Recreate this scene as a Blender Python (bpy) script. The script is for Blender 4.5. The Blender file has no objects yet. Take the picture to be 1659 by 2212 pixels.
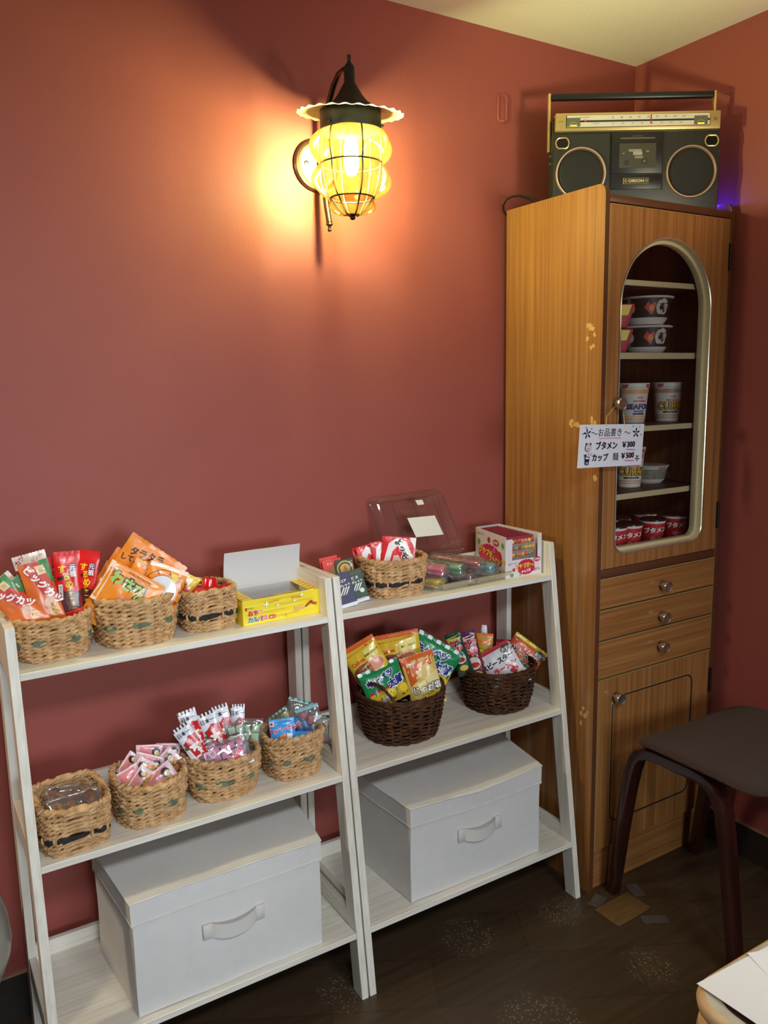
import bpy, bmesh, math, random
from mathutils import Vector, Matrix, noise
S = bpy.context.scene
COL = S.collection
R = math.radians
rnd = random.Random(7)

# ------------------------------------------------------------------ camera
FPX = 1741.95
CAM = Vector((-1.8124, -1.6268, 1.2537))
FWD = Vector((0.51417344, 0.84261645, -0.16007248))
RGT = Vector((0.85192743, -0.52333869, -0.0183375))
UPV = Vector((0.0992236, 0.12694148, 0.98693492))
cd = bpy.data.cameras.new('camera')
cam = bpy.data.objects.new('camera', cd)
COL.objects.link(cam)
cam.matrix_world = Matrix(((RGT.x, UPV.x, -FWD.x, CAM.x), (RGT.y, UPV.y, -FWD.y, CAM.y), (RGT.z, UPV.z, -FWD.z, CAM.z), (0, 0, 0, 1)))
cd.sensor_fit = 'HORIZONTAL'
cd.sensor_width = 36.0
cd.lens = 36.0 * FPX / 1659.0
cd.clip_start = 0.02
S.camera = cam

# ------------------------------------------------------------------ view, world, room light
vs = S.view_settings
S.display_settings.display_device = 'sRGB'
vs.view_transform = 'Standard'
vs.look = 'None'
vs.gamma = 1.0
vs.use_curve_mapping = False
vs.exposure = 0.0
S.cycles.use_denoising = True
S.cycles.max_bounces = 10
S.cycles.transparent_max_bounces = 24
S.cycles.sample_clamp_indirect = 4.0
S.cycles.caustics_reflective = False
S.cycles.caustics_refractive = False
W = bpy.data.worlds.new('world')
S.world = W
W.use_nodes = True
WB = W.node_tree.nodes['Background']
WB.inputs[0].default_value = (0.80, 0.86, 1.0, 1)
WB.inputs[1].default_value = 0.06

def area(name, loc, aim, size, power, col, spread=180):
    d = bpy.data.lights.new(name, 'AREA')
    d.shape = 'RECTANGLE'; d.size, d.size_y = size
    d.energy = power; d.color = col; d.spread = R(spread)
    o = bpy.data.objects.new(name, d)
    COL.objects.link(o)
    o.location = loc
    o.rotation_euler = (Vector(aim) - Vector(loc)).to_track_quat('-Z', 'Y').to_euler()
    return o
area('track_spot_left', (-1.80, -2.10, 2.03), (-1.38, -0.2, 0.62), (0.30, 0.30), 4.3, (0.90, 0.96, 1.0), 78)
area('track_spot_right', (-1.00, -2.10, 2.03), (-1.05, -0.2, 0.62), (0.30, 0.30), 2.7, (0.90, 0.96, 1.0), 78)
area('low_cool_fill', (-1.15, -3.15, 0.95), (-1.15, 0.0, 0.50), (1.3, 0.7), 5.5, (0.82, 0.92, 1.0), 62)  # added low cool fill for the wall under the boards; no window modelled
area('ceiling_warm_fill', (-0.30, -1.25, 1.50), (-0.42, -0.22, 2.08), (0.2, 0.2), 1.5, (1.0, 0.90, 0.62), 70)  # unseen warm fill added to brighten the ceiling corner, not a fixture
area('left_wall_fill', (-2.75, -0.20, 1.72), (-2.2, -0.1, 1.4), (0.12, 0.12), 9.0, (1.0, 0.84, 0.58))  # extra warm fill to lift the left part of the wall; no second lantern
BULB = 740.0
BULB_COL = (1.0, 1.36, 0.96)

def ray(u, v):
    return FWD + RGT * ((u - 829.5) / FPX) - UPV * ((v - 1106.0) / FPX)
def at(u, v, y):
    """point of the photograph on the vertical plane y = const"""
    d = ray(u, v)
    return CAM + d * ((y - CAM.y) / d.y)
def mpp(p):
    return (p - CAM).dot(FWD) / FPX

# ------------------------------------------------------------------ materials
def lin(c):
    return tuple((x / 255 / 12.92) if x / 255 <= .04045 else ((x / 255 + .055) / 1.055) ** 2.4 for x in c[:3])
_m = {}
def nodes(name):
    m = bpy.data.materials.new(name)
    m.use_nodes = True
    nt = m.node_tree
    return m, nt, nt.nodes['Principled BSDF']
def lk(nt, a, b):
    nt.links.new(a, b)
def plain(col, rough=.5, metal=0.0, spec=.5, coat=0.0, emit=0.0, bump=None, var=0.0):
    key = (tuple(col), rough, metal, spec, coat, emit, bump, var)
    if key in _m:
        return _m[key]
    m, nt, b = nodes('paint_%d' % len(_m))
    c = lin(col) + (1,)
    b.inputs['Base Color'].default_value = c
    b.inputs['Roughness'].default_value = rough
    b.inputs['Metallic'].default_value = metal
    b.inputs['Specular IOR Level'].default_value = spec
    b.inputs['Coat Weight'].default_value = coat
    b.inputs['Coat Roughness'].default_value = .12
    if emit:
        b.inputs['Emission Color'].default_value = c
        b.inputs['Emission Strength'].default_value = emit
    tc = None
    if var or bump:
        tc = nt.nodes.new('ShaderNodeTexCoord')
    if var:
        n = nt.nodes.new('ShaderNodeTexNoise'); n.inputs['Scale'].default_value = 40; n.inputs['Detail'].default_value = 5
        lk(nt, tc.outputs['Object'], n.inputs['Vector'])
        mx = nt.nodes.new('ShaderNodeMix'); mx.data_type = 'RGBA'
        mx.inputs[6].default_value = tuple(x * (1 - var) for x in c[:3]) + (1,)
        mx.inputs[7].default_value = tuple(min(1, x * (1 + var)) for x in c[:3]) + (1,)
        lk(nt, n.outputs['Fac'], mx.inputs[0]); lk(nt, mx.outputs[2], b.inputs['Base Color'])
    if bump:
        n = nt.nodes.new('ShaderNodeTexNoise'); n.inputs['Scale'].default_value = bump[0]; n.inputs['Detail'].default_value = 3
        lk(nt, tc.outputs['Object'], n.inputs['Vector'])
        bp = nt.nodes.new('ShaderNodeBump'); bp.inputs['Strength'].default_value = bump[1]; bp.inputs['Distance'].default_value = bump[2]
        lk(nt, n.outputs['Fac'], bp.inputs['Height']); lk(nt, bp.outputs['Normal'], b.inputs['Normal'])
    _m[key] = m
    return m
def film(col):      # printed plastic film
    return plain(col, .30, 0, .5, .35, 0, (55, .25, .004))
def card(col):      # printed board
    return plain(col, .45)
def ink(col):
    return plain(col, .35)
def wood(name, cols, scale, rough=.45, bump=.05, coat=0.0, big=None):
    """streaky grain; scale stretches the noise along the object's axes"""
    m, nt, b = nodes(name)
    tc = nt.nodes.new('ShaderNodeTexCoord')
    mp = nt.nodes.new('ShaderNodeMapping'); mp.inputs['Scale'].default_value = scale
    lk(nt, tc.outputs['Object'], mp.inputs['Vector'])
    n = nt.nodes.new('ShaderNodeTexNoise'); n.inputs['Scale'].default_value = 1.0; n.inputs['Detail'].default_value = 6; n.inputs['Roughness'].default_value = .62
    lk(nt, mp.outputs['Vector'], n.inputs['Vector'])
    cr = nt.nodes.new('ShaderNodeValToRGB')
    e = cr.color_ramp.elements
    k = len(cols)
    while len(e) < k:
        e.new(.5)
    for i, c in enumerate(cols):
        e[i].position = .30 + .42 * i / (k - 1)
        e[i].color = lin(c) + (1,)
    lk(nt, n.outputs['Fac'], cr.inputs['Fac'])
    out = cr.outputs['Color']
    if big:
        n2 = nt.nodes.new('ShaderNodeTexNoise'); n2.inputs['Scale'].default_value = big; n2.inputs['Detail'].default_value = 2
        lk(nt, tc.outputs['Object'], n2.inputs['Vector'])
        r2 = nt.nodes.new('ShaderNodeValToRGB')
        r2.color_ramp.elements[0].position = .35; r2.color_ramp.elements[0].color = (.72, .72, .72, 1)
        r2.color_ramp.elements[1].position = .65; r2.color_ramp.elements[1].color = (1, 1, 1, 1)
        lk(nt, n2.outputs['Fac'], r2.inputs['Fac'])
        mx = nt.nodes.new('ShaderNodeMix'); mx.data_type = 'RGBA'; mx.blend_type = 'MULTIPLY'; mx.inputs[0].default_value = 1
        lk(nt, out, mx.inputs[6]); lk(nt, r2.outputs['Color'], mx.inputs[7]); out = mx.outputs[2]
    lk(nt, out, b.inputs['Base Color'])
    b.inputs['Roughness'].default_value = rough
    b.inputs['Coat Weight'].default_value = coat
    bp = nt.nodes.new('ShaderNodeBump'); bp.inputs['Strength'].default_value = bump; bp.inputs['Distance'].default_value = .002
    lk(nt, n.outputs['Fac'], bp.inputs['Height']); lk(nt, bp.outputs['Normal'], b.inputs['Normal'])
    return m
def clear(name, tint, gloss=.10, white=.0, rough=.06):
    """thin clear plastic or glass sheet: see-through, tinted, with sharp reflections"""
    m, nt, b = nodes(name)
    out = nt.nodes['Material Output']
    tr = nt.nodes.new('ShaderNodeBsdfTransparent'); tr.inputs[0].default_value = tuple(tint) + (1,)
    gl = nt.nodes.new('ShaderNodeBsdfGlossy'); gl.inputs['Roughness'].default_value = rough
    lw = nt.nodes.new('ShaderNodeLayerWeight'); lw.inputs[0].default_value = .35
    mu = nt.nodes.new('ShaderNodeMath'); mu.operation = 'MULTIPLY_ADD'; mu.inputs[1].default_value = .55; mu.inputs[2].default_value = gloss * .5
    lk(nt, lw.outputs['Fresnel'], mu.inputs[0])
    mx = nt.nodes.new('ShaderNodeMixShader')
    lk(nt, mu.outputs[0], mx.inputs[0]); lk(nt, tr.outputs[0], mx.inputs[1]); lk(nt, gl.outputs[0], mx.inputs[2])
    last = mx.outputs[0]
    if white:
        df = nt.nodes.new('ShaderNodeBsdfDiffuse'); df.inputs[0].default_value = (.85, .85, .85, 1)
        m2 = nt.nodes.new('ShaderNodeMixShader'); m2.inputs[0].default_value = white
        lk(nt, last, m2.inputs[1]); lk(nt, df.outputs[0], m2.inputs[2]); last = m2.outputs[0]
    lk(nt, last, out.inputs['Surface'])
    return m

# ------------------------------------------------------------------ mesh building
class MB:
    def __init__(s):
        s.v = []; s.f = []; s.fm = []; s.mats = []
    def mi(s, m):
        if m not in s.mats:
            s.mats.append(m)
        return s.mats.index(m)
    def add(s, vs, fs, m):
        o = len(s.v); k = s.mi(m)
        s.v += [tuple(x) for x in vs]
        for f in fs:
            s.f.append(tuple(i + o for i in f)); s.fm.append(k)
    def bm(s, b, m, mat=None):
        if mat is not None:
            bmesh.ops.transform(b, matrix=mat, verts=b.verts)
        b.verts.index_update()
        s.add([x.co for x in b.verts], [[q.index for q in f.verts] for f in b.faces], m)
        b.free()
    def box(s, x0, x1, y0, y1, z0, z1, m, bev=.0, seg=2, mat=None):
        b = bmesh.new()
        bmesh.ops.create_cube(b, size=1)
        for v in b.verts:
            v.co = ((x0 + x1) / 2 + v.co.x * (x1 - x0), (y0 + y1) / 2 + v.co.y * (y1 - y0), (z0 + z1) / 2 + v.co.z * (z1 - z0))
        if bev:
            bmesh.ops.bevel(b, geom=b.edges[:], offset=bev, segments=seg, profile=.5, affect='EDGES', clamp_overlap=True)
        s.bm(b, m, mat)
    def tube(s, pts, r, m, n=10, closed=False, cap=True):
        pts = [Vector(p) for p in pts]; k = len(pts)
        rr = r if isinstance(r, (list, tuple)) else [r] * k
        vs = []; prev = None
        for i, p in enumerate(pts):
            if closed:
                t = pts[(i + 1) % k] - pts[i - 1]
            else:
                t = pts[min(i + 1, k - 1)] - pts[max(i - 1, 0)]
            t.normalize()
            if prev is None:
                a = Vector((0, 0, 1)) if abs(t.z) < .9 else Vector((1, 0, 0))
                u = t.cross(a).normalized()
            else:
                u = (prev - t * prev.dot(t)).normalized()
            prev = u; w = t.cross(u)
            for j in range(n):
                an = 2 * math.pi * j / n
                vs.append(p + (u * math.cos(an) + w * math.sin(an)) * rr[i])
        fs = []
        for i in range(k if closed else k - 1):
            i2 = (i + 1) % k
            for j in range(n):
                j2 = (j + 1) % n
                fs.append((i * n + j, i * n + j2, i2 * n + j2, i2 * n + j))
        if cap and not closed:
            fs.append(tuple(range(n))[::-1]); fs.append(tuple((k - 1) * n + j for j in range(n)))
        s.add(vs, fs, m)
    def lathe(s, prof, m, n=40, c=(0, 0, 0), fr=None, cap=True, mat=None):
        vs = []; fs = []
        for (r, z) in prof:
            for j in range(n):
                a = 2 * math.pi * j / n
                q = r * (fr(a, z) if fr else 1)
                p = Vector((c[0] + q * math.cos(a), c[1] + q * math.sin(a), c[2] + z))
                vs.append(mat @ p if mat else p)
        k = len(prof)
        for i in range(k - 1):
            for j in range(n):
                j2 = (j + 1) % n
                fs.append((i * n + j, i * n + j2, (i + 1) * n + j2, (i + 1) * n + j))
        if cap:
            if prof[0][0] > 1e-5: fs.append(tuple(range(n))[::-1])
            if prof[-1][0] > 1e-5: fs.append(tuple((k - 1) * n + j for j in range(n)))
        s.add(vs, fs, m)
    def grid(s, fn, nu, nv, m):
        vs = [fn(i / nu, j / nv) for j in range(nv + 1) for i in range(nu + 1)]
        fs = [(j * (nu + 1) + i, j * (nu + 1) + i + 1, (j + 1) * (nu + 1) + i + 1, (j + 1) * (nu + 1) + i) for j in range(nv) for i in range(nu)]
        s.add(vs, fs, m)
    def prism(s, poly, y0, y1, m, bev=0):
        """polygon in x,z extruded along y"""
        b = bmesh.new()
        vs = [b.verts.new((x, y0, z)) for x, z in poly]
        f = b.faces.new(vs)
        ex = bmesh.ops.extrude_face_region(b, geom=[f])
        for e in ex['geom']:
            if isinstance(e, bmesh.types.BMVert):
                e.co.y = y1
        bmesh.ops.recalc_face_normals(b, faces=b.faces)
        if bev:
            bmesh.ops.bevel(b, geom=b.edges[:], offset=bev, segments=2, profile=.5, affect='EDGES', clamp_overlap=True)
        s.bm(b, m)
    def build(s, name, parent=None, smooth=35, loc=None):
        me = bpy.data.meshes.new(name)
        me.from_pydata(s.v, [], s.f)
        for m in s.mats:
            me.materials.append(m)
        me.polygons.foreach_set('material_index', s.fm)
        if smooth:
            me.polygons.foreach_set('use_smooth', [True] * len(s.f))
            me.set_sharp_from_angle(angle=R(smooth))
        me.update()
        o = bpy.data.objects.new(name, me)
        COL.objects.link(o)
        if parent is not None:
            o.parent = parent
        if loc is not None:
            o.location = loc
        return o
def tag(o, label, cat, group=None):
    o['label'] = label; o['category'] = cat
    if group: o['group'] = group
    return o
def thing(name, label, cat, loc=(0, 0, 0), group=None, rot=None):
    o = bpy.data.objects.new(name, None)
    o.empty_display_size = .05
    COL.objects.link(o)
    o.location = loc
    if rot is not None: o.rotation_euler = rot
    return tag(o, label, cat, group)
def struct(o):
    o['kind'] = 'structure'
    return o
def dup(root, mat=None, label=None, group=None):
    r = root.copy(); COL.objects.link(r)
    if mat is not None: r.matrix_world = mat
    if label: r['label'] = label
    if group: r['group'] = group
    for ch in list(root.children):
        c = ch.copy(); COL.objects.link(c); c.parent = r
        for g in list(ch.children):
            d = g.copy(); COL.objects.link(d); d.parent = c
    return r

# ------------------------------------------------------------------ printing: flat shapes and lettering laid on a surface
_txt = {}
def text2d(s, bold):
    key = (s, bold)
    if key not in _txt:
        cu = bpy.data.curves.new('lettering', 'FONT')
        cu.body = s; cu.size = 1.0; cu.align_x = 'CENTER'; cu.align_y = 'CENTER'
        cu.offset = bold; cu.resolution_u = 2
        o = bpy.data.objects.new('lettering', cu)
        COL.objects.link(o)
        bpy.context.view_layer.update()
        ev = o.evaluated_get(bpy.context.evaluated_depsgraph_get())
        me = ev.to_mesh()
        vs = [(v.co.x, v.co.y) for v in me.vertices]
        fs = [tuple(p.vertices) for p in me.polygons]
        ev.to_mesh_clear()
        bpy.data.objects.remove(o); bpy.data.curves.remove(cu)
        if vs:   # centre it on its own ink
            xs = [a for a, b in vs]; ys = [b for a, b in vs]
            mx, my = (min(xs) + max(xs)) / 2, (min(ys) + max(ys)) / 2
            vs = [(a - mx, b - my) for a, b in vs]
        _txt[key] = (vs, fs)
    return _txt[key]
def ell(cx, cy, rx, ry, n=28):
    return [(cx + rx * math.cos(2 * math.pi * i / n), cy + ry * math.sin(2 * math.pi * i / n)) for i in range(n)]
def burst(cx, cy, rx, ry, n=16, k=.86):
    return [(cx + rx * (1 if i % 2 else k) * math.cos(math.pi * i / n), cy + ry * (1 if i % 2 else k) * math.sin(math.pi * i / n)) for i in range(2 * n)]
def flower(cx, cy, r, n=5, k=.28):
    return [(cx + r * (1 - k + k * math.cos(n * t)) * math.sin(t), cy + r * (1 - k + k * math.cos(n * t)) * math.cos(t)) for t in [2 * math.pi * i / 40 for i in range(40)]]
def star4(cx, cy, r):
    return [(cx + r * (1 if i % 2 == 0 else .25) * math.cos(math.pi * i / 4), cy + r * (1 if i % 2 == 0 else .25) * math.sin(math.pi * i / 4)) for i in range(8)]
def rrect(x0, y0, x1, y1, r, n=6):
    p = []
    for cx, cy, a in ((x1 - r, y1 - r, 0), (x0 + r, y1 - r, 90), (x0 + r, y0 + r, 180), (x1 - r, y0 + r, 270)):
        for i in range(n + 1):
            t = R(a + 90 * i / n); p.append((cx + r * math.cos(t), cy + r * math.sin(t)))
    return p
def printed(mb, items, w, h, surf, cells=(6, 8), mk=ink, step=.00022):
    """items use fractions of width / height (-.5 .. .5), text size a fraction of height.
    surf(x, y, lift) -> point"""
    layer = 0
    def put(vs, fs, col):
        nonlocal layer
        layer += 1
        b = bmesh.new()
        vv = [b.verts.new((x, y, 0)) for x, y in vs]
        for f in fs:
            try: b.faces.new([vv[i] for i in f])
            except ValueError: pass
        if any(len(f) > 4 for f in fs):
            bmesh.ops.triangulate(b, faces=b.faces[:])
        if cells:
            for i in range(1, cells[0]):
                bmesh.ops.bisect_plane(b, geom=b.verts[:] + b.edges[:] + b.faces[:], plane_co=(w * (i / cells[0] - .5), 0, 0), plane_no=(1, 0, 0))
            for i in range(1, cells[1]):
                bmesh.ops.bisect_plane(b, geom=b.verts[:] + b.edges[:] + b.faces[:], plane_co=(0, h * (i / cells[1] - .5), 0), plane_no=(0, 1, 0))
        for v in b.verts:
            v.co = surf(v.co.x, v.co.y, layer * step)
        mb.bm(b, mk(col))
    for it in items:
        k = it[0]
        if k == 'r':
            _, x0, y0, x1, y1, c = it
            put([(x0 * w, y0 * h), (x1 * w, y0 * h), (x1 * w, y1 * h), (x0 * w, y1 * h)], [(0, 1, 2, 3)], c)
        elif k == 'p':
            p = [(x * w, y * h) for x, y in it[1]]
            put(p, [tuple(range(len(p)))], it[2])
        elif k == 'pm':      # polygon in real units
            p = it[1]
            put(p, [tuple(range(len(p)))], it[2])
        elif k == 'e':
            _, cx, cy, rx, ry, c = it
            p = ell(cx * w, cy * h, rx * h, ry * h)
            put(p, [tuple(range(len(p)))], c)
        elif k == 't':
            _, s, cx, cy, size, c = it[:6]
            o = it[6] if len(it) > 6 else {}
            rot = R(o.get('rot', 0)); sx = o.get('sx', 1.0); sk = o.get('skew', 0)
            for bold, col in ([(o['ow'], o['oc'])] if 'oc' in o else []) + [(o.get('b', .02), c)]:
                vs, fs = text2d(s, bold)
                q = []
                for x, y in vs:
                    x, y = (x * sx + y * sk) * size * h, y * size * h
                    q.append((cx * w + x * math.cos(rot) - y * math.sin(rot), cy * h + x * math.sin(rot) + y * math.cos(rot)))
                if fs: put(q, fs, col)
        elif k == 'v':       # upright lettering set one under another
            _, s, cx, cy, size, c = it[:6]
            o = dict(it[6]) if len(it) > 6 else {}
            dx = o.pop('dx', 0); pitch = o.pop('pitch', 1.0)
            n = len(s)
            for i, ch in enumerate(s):
                t = (n - 1) / 2 - i
                printed_more.append(('t', ch, cx + dx * (i - (n - 1) / 2), cy + t * size * pitch, size, c, o))
            more = printed_more[:]; printed_more.clear()
            for m_ in more:
                _, s2, cx2, cy2, size2, c2, o2 = m_
                rot = R(o2.get('rot', 0))
                for bold, col in ([(o2['ow'], o2['oc'])] if 'oc' in o2 else []) + [(o2.get('b', .02), c2)]:
                    vs, fs = text2d(s2, bold)
                    if fs: put([(cx2 * w + (x * math.cos(rot) - y * math.sin(rot)) * size2 * h, cy2 * h + (x * math.sin(rot) + y * math.cos(rot)) * size2 * h) for x, y in vs], fs, col)
printed_more = []

# ------------------------------------------------------------------ the room
WALLM, nt, b = nodes('red_wallpaper')
tc = nt.nodes.new('ShaderNodeTexCoord')
n = nt.nodes.new('ShaderNodeTexNoise'); n.inputs['Scale'].default_value = 2.2; n.inputs['Detail'].default_value = 6
lk(nt, tc.outputs['Object'], n.inputs['Vector'])
cr = nt.nodes.new('ShaderNodeValToRGB')
cr.color_ramp.elements[0].position = .3; cr.color_ramp.elements[0].color = lin((146, 74, 66)) + (1,)
cr.color_ramp.elements[1].position = .7; cr.color_ramp.elements[1].color = lin((153, 79, 71)) + (1,)
lk(nt, n.outputs['Fac'], cr.inputs['Fac']); lk(nt, cr.outputs['Color'], b.inputs['Base Color'])
n2 = nt.nodes.new('ShaderNodeTexNoise'); n2.inputs['Scale'].default_value = 330; n2.inputs['Detail'].default_value = 2
n3 = nt.nodes.new('ShaderNodeTexNoise'); n3.inputs['Scale'].default_value = 9; n3.inputs['Detail'].default_value = 3
lk(nt, tc.outputs['Object'], n2.inputs['Vector']); lk(nt, tc.outputs['Object'], n3.inputs['Vector'])
b1 = nt.nodes.new('ShaderNodeBump'); b1.inputs['Strength'].default_value = .35; b1.inputs['Distance'].default_value = .0012
b2 = nt.nodes.new('ShaderNodeBump'); b2.inputs['Strength'].default_value = .12; b2.inputs['Distance'].default_value = .01
lk(nt, n2.outputs['Fac'], b1.inputs['Height']); lk(nt, n3.outputs['Fac'], b2.inputs['Height'])
lk(nt, b2.outputs['Normal'], b1.inputs['Normal']); lk(nt, b1.outputs['Normal'], b.inputs['Normal'])
b.inputs['Roughness'].default_value = .5
b.inputs['Specular IOR Level'].default_value = .3

CEILM = plain((240, 232, 206), .8, bump=(160, .25, .002))
XL, YF, H = -3.1, -3.2, 2.0769
m = MB(); m.box(XL, .0, 0, .12, 0, H + .1, WALLM); struct(m.build('wall_left', smooth=0))
m = MB(); m.box(0, .12, YF, .12, 0, H + .1, WALLM); struct(m.build('wall_right', smooth=0))
m = MB(); m.box(XL, .0, YF, 0, H, H + .1, CEILM); struct(m.build('ceiling', smooth=0))

FLOORM, nt, b = nodes('dark_parquet')
tc = nt.nodes.new('ShaderNodeTexCoord')
mp = nt.nodes.new('ShaderNodeMapping'); mp.inputs['Rotation'].default_value = (0, 0, R(28))
lk(nt, tc.outputs['Object'], mp.inputs['Vector'])
br = nt.nodes.new('ShaderNodeTexBrick'); br.inputs['Scale'].default_value = 3.2
br.inputs['Color1'].default_value = lin((62, 48, 34)) + (1,); br.inputs['Color2'].default_value = lin((70, 54, 38)) + (1,)
br.inputs['Mortar'].default_value = lin((57, 44, 31)) + (1,); br.inputs['Mortar Size'].default_value = .006
br.inputs['Brick Width'].default_value = 1.4; br.inputs['Row Height'].default_value = .45
lk(nt, mp.outputs['Vector'], br.inputs['Vector'])
ng = nt.nodes.new('ShaderNodeTexNoise'); ng.inputs['Scale'].default_value = 1; ng.inputs['Detail'].default_value = 6
mg = nt.nodes.new('ShaderNodeMapping'); mg.inputs['Scale'].default_value = (4, 60, 1); mg.inputs['Rotation'].default_value = (0, 0, R(28))
lk(nt, tc.outputs['Object'], mg.inputs['Vector']); lk(nt, mg.outputs['Vector'], ng.inputs['Vector'])
mx = nt.nodes.new('ShaderNodeMix'); mx.data_type = 'RGBA'; mx.blend_type = 'OVERLAY'; mx.inputs[0].default_value = .45
lk(nt, br.outputs['Color'], mx.inputs[6]); lk(nt, ng.outputs['Fac'], mx.inputs[7])
# worn, speckled grey patches
nf = nt.nodes.new('ShaderNodeTexVoronoi'); nf.inputs['Scale'].default_value = 150
nd = nt.nodes.new('ShaderNodeTexNoise'); nd.inputs['Scale'].default_value = 22; nd.inputs['Detail'].default_value = 3
lk(nt, tc.outputs['Object'], nf.inputs['Vector']); lk(nt, tc.outputs['Object'], nd.inputs['Vector'])
prev = None
for px_, py_, pr_ in ((-.797, -.296, .070), (-.525, -.586, .060), (-1.112, -.296, .065), (-.827, -.574, .085), (-.56, -.345, .06), (-1.35, -.62, .08), (-.95, -.95, .09), (-1.9, -.5, .1)):
    vd = nt.nodes.new('ShaderNodeVectorMath'); vd.operation = 'DISTANCE'; vd.inputs[1].default_value = (px_, py_, 0)
    lk(nt, tc.outputs['Object'], vd.inputs[0])
    ad = nt.nodes.new('ShaderNodeMath'); ad.operation = 'MULTIPLY_ADD'; ad.inputs[1].default_value = .06; lk(nt, nd.outputs['Fac'], ad.inputs[0]); lk(nt, vd.outputs['Value'], ad.inputs[2])
    mr = nt.nodes.new('ShaderNodeMapRange'); mr.inputs[1].default_value = pr_ + .01; mr.inputs[2].default_value = pr_ + .035; mr.inputs[3].default_value = 1; mr.inputs[4].default_value = 0
    lk(nt, ad.outputs[0], mr.inputs[0])
    if prev is None: prev = mr.outputs[0]
    else:
        mxx = nt.nodes.new('ShaderNodeMath'); mxx.operation = 'MAXIMUM'; lk(nt, prev, mxx.inputs[0]); lk(nt, mr.outputs[0], mxx.inputs[1]); prev = mxx.outputs[0]
rf = nt.nodes.new('ShaderNodeValToRGB'); rf.color_ramp.elements[0].position = .16; rf.color_ramp.elements[0].color = (1, 1, 1, 1); rf.color_ramp.elements[1].position = .34; rf.color_ramp.elements[1].color = (.06, .06, .06, 1)
lk(nt, nf.outputs['Distance'], rf.inputs['Fac'])
mm = nt.nodes.new('ShaderNodeMath'); mm.operation = 'MULTIPLY'
lk(nt, prev, mm.inputs[0]); lk(nt, rf.outputs['Color'], mm.inputs[1])
m2_ = nt.nodes.new('ShaderNodeMix'); m2_.data_type = 'RGBA'; m2_.inputs[7].default_value = lin((128, 116, 98)) + (1,)
lk(nt, mm.outputs[0], m2_.inputs[0]); lk(nt, mx.outputs[2], m2_.inputs[6]); lk(nt, m2_.outputs[2], b.inputs['Base Color'])
b.inputs['Roughness'].default_value = .42
bp = nt.nodes.new('ShaderNodeBump'); bp.inputs['Strength'].default_value = .15; bp.inputs['Distance'].default_value = .003
lk(nt, ng.outputs['Fac'], bp.inputs['Height']); lk(nt, bp.outputs['Normal'], b.inputs['Normal'])
m = MB(); m.box(XL, .12, YF, .12, -.1, 0, FLOORM); struct(m.build('floor', smooth=0))

BASEM = plain((38, 30, 25), .5, var=.2)
LINEM = plain((150, 120, 92), .6)
m = MB(); m.box(XL, 0, -.006, 0, 0, .098, BASEM); m.box(XL, 0, -.007, 0, .098, .1025, LINEM); struct(m.build('baseboard_left', smooth=0))
m = MB(); m.box(-.006, 0, YF, -.007, 0, .089, BASEM); m.box(-.007, 0, YF, -.007, .089, .093, LINEM); struct(m.build('baseboard_right', smooth=0))

# painted-over oblong on the wall
m = MB()
pts = [(-.4627 + x, -.0015, 1.9022 + z) for x, z in rrect(-.013, -.031, .013, .031, .009)]
m.tube(pts, .0032, WALLM, 8, closed=True)
m.box(-.474, -.4515, -.002, .0, 1.8735, 1.931, WALLM, .001)
m.box(-.470, -.459, -.004, -.001, 1.8705, 1.8755, plain((196, 120, 84), .4), .0008)
tag(m.build('cover_plate'), 'small oblong outline painted over on the red wall left of the radio', 'cover plate')

# ------------------------------------------------------------------ wall lantern
LX, LY = -.975, -.155
IRON = plain((20, 17, 14), .5, .2, var=.2)
BRONZE = plain((66, 50, 38), .38, .8)
lan = thing('wall_lantern', 'lit wall lantern of lobed amber glass under a black cone hat', 'lamp', (LX, 0, 1.711))
def lz(z): return z - 1.711
plate = MB()
rotp = Matrix.Rotation(R(90), 4, 'X')
plate.lathe([(0, .0), (.053, .0), (.0535, .005), (.050, .010), (.046, .011), (.044, .009)], plain((92, 62, 48), .35, .7), 48, mat=rotp, cap=False)
pl = plate.build('wall_plate', lan)
m = MB(); m.lathe([(.0455, .009), (.042, .014), (.02, .018), (0, .018)], plain((160, 150, 122), .4, .3), 40, mat=rotp, cap=False); m.build('plate_cover', pl)
for sx in (-.030, .030):
    m = MB(); m.lathe([(.0045, 0), (.0045, .003), (.002, .004), (0, .004)], plain((90, 84, 76), .3, .9), 14, mat=Matrix.Translation((sx, -.0155, .0)) @ rotp); m.build('screw', pl)
# arm: from the neck of the hat over and behind it, down past the plate to the tail
arm = [(-.155, 1.852), (-.135, 1.862), (-.112, 1.860), (-.090, 1.846), (-.070, 1.822), (-.052, 1.794), (-.040, 1.768), (-.034, 1.738), (-.032, 1.708), (-.034, 1.680), (-.039, 1.650), (-.046, 1.618), (-.055, 1.586)]
m = MB()
m.tube([(0, y, lz(z)) for y, z in arm], [.0055] * 3 + [.006] * 7 + [.0062, .0062, .006], BRONZE, 12)
m.lathe([(.006, 0), (.0072, -.002), (.0072, -.005), (.004, -.007), (.003, -.012), (.0042, -.015), (.003, -.018), (0, -.0185)], BRONZE, 14, c=(0, -.0552, lz(1.586)))
m.tube([(0, -.016, 0), (0, -.033, 0)], .0075, BRONZE, 12)
m.build('arm', lan)
m = MB()
m.lathe([(.0, 1.883), (.0035, 1.882), (.004, 1.876), (.0028, 1.872), (.0045, 1.868), (.009, 1.862), (.0105, 1.858), (.0105, 1.832), (.0125, 1.829), (.019, 1.818), (.026, 1.806), (.037, 1.793), (.050, 1.784), (.062, 1.779)], IRON, 48, c=(0, LY, -1.711), cap=False)
hat = m.build('hat', lan)
m = MB()
def scal(a, z): return 1 + (.018 * math.cos(18 * a) if z < 1.7765 else 0)
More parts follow.
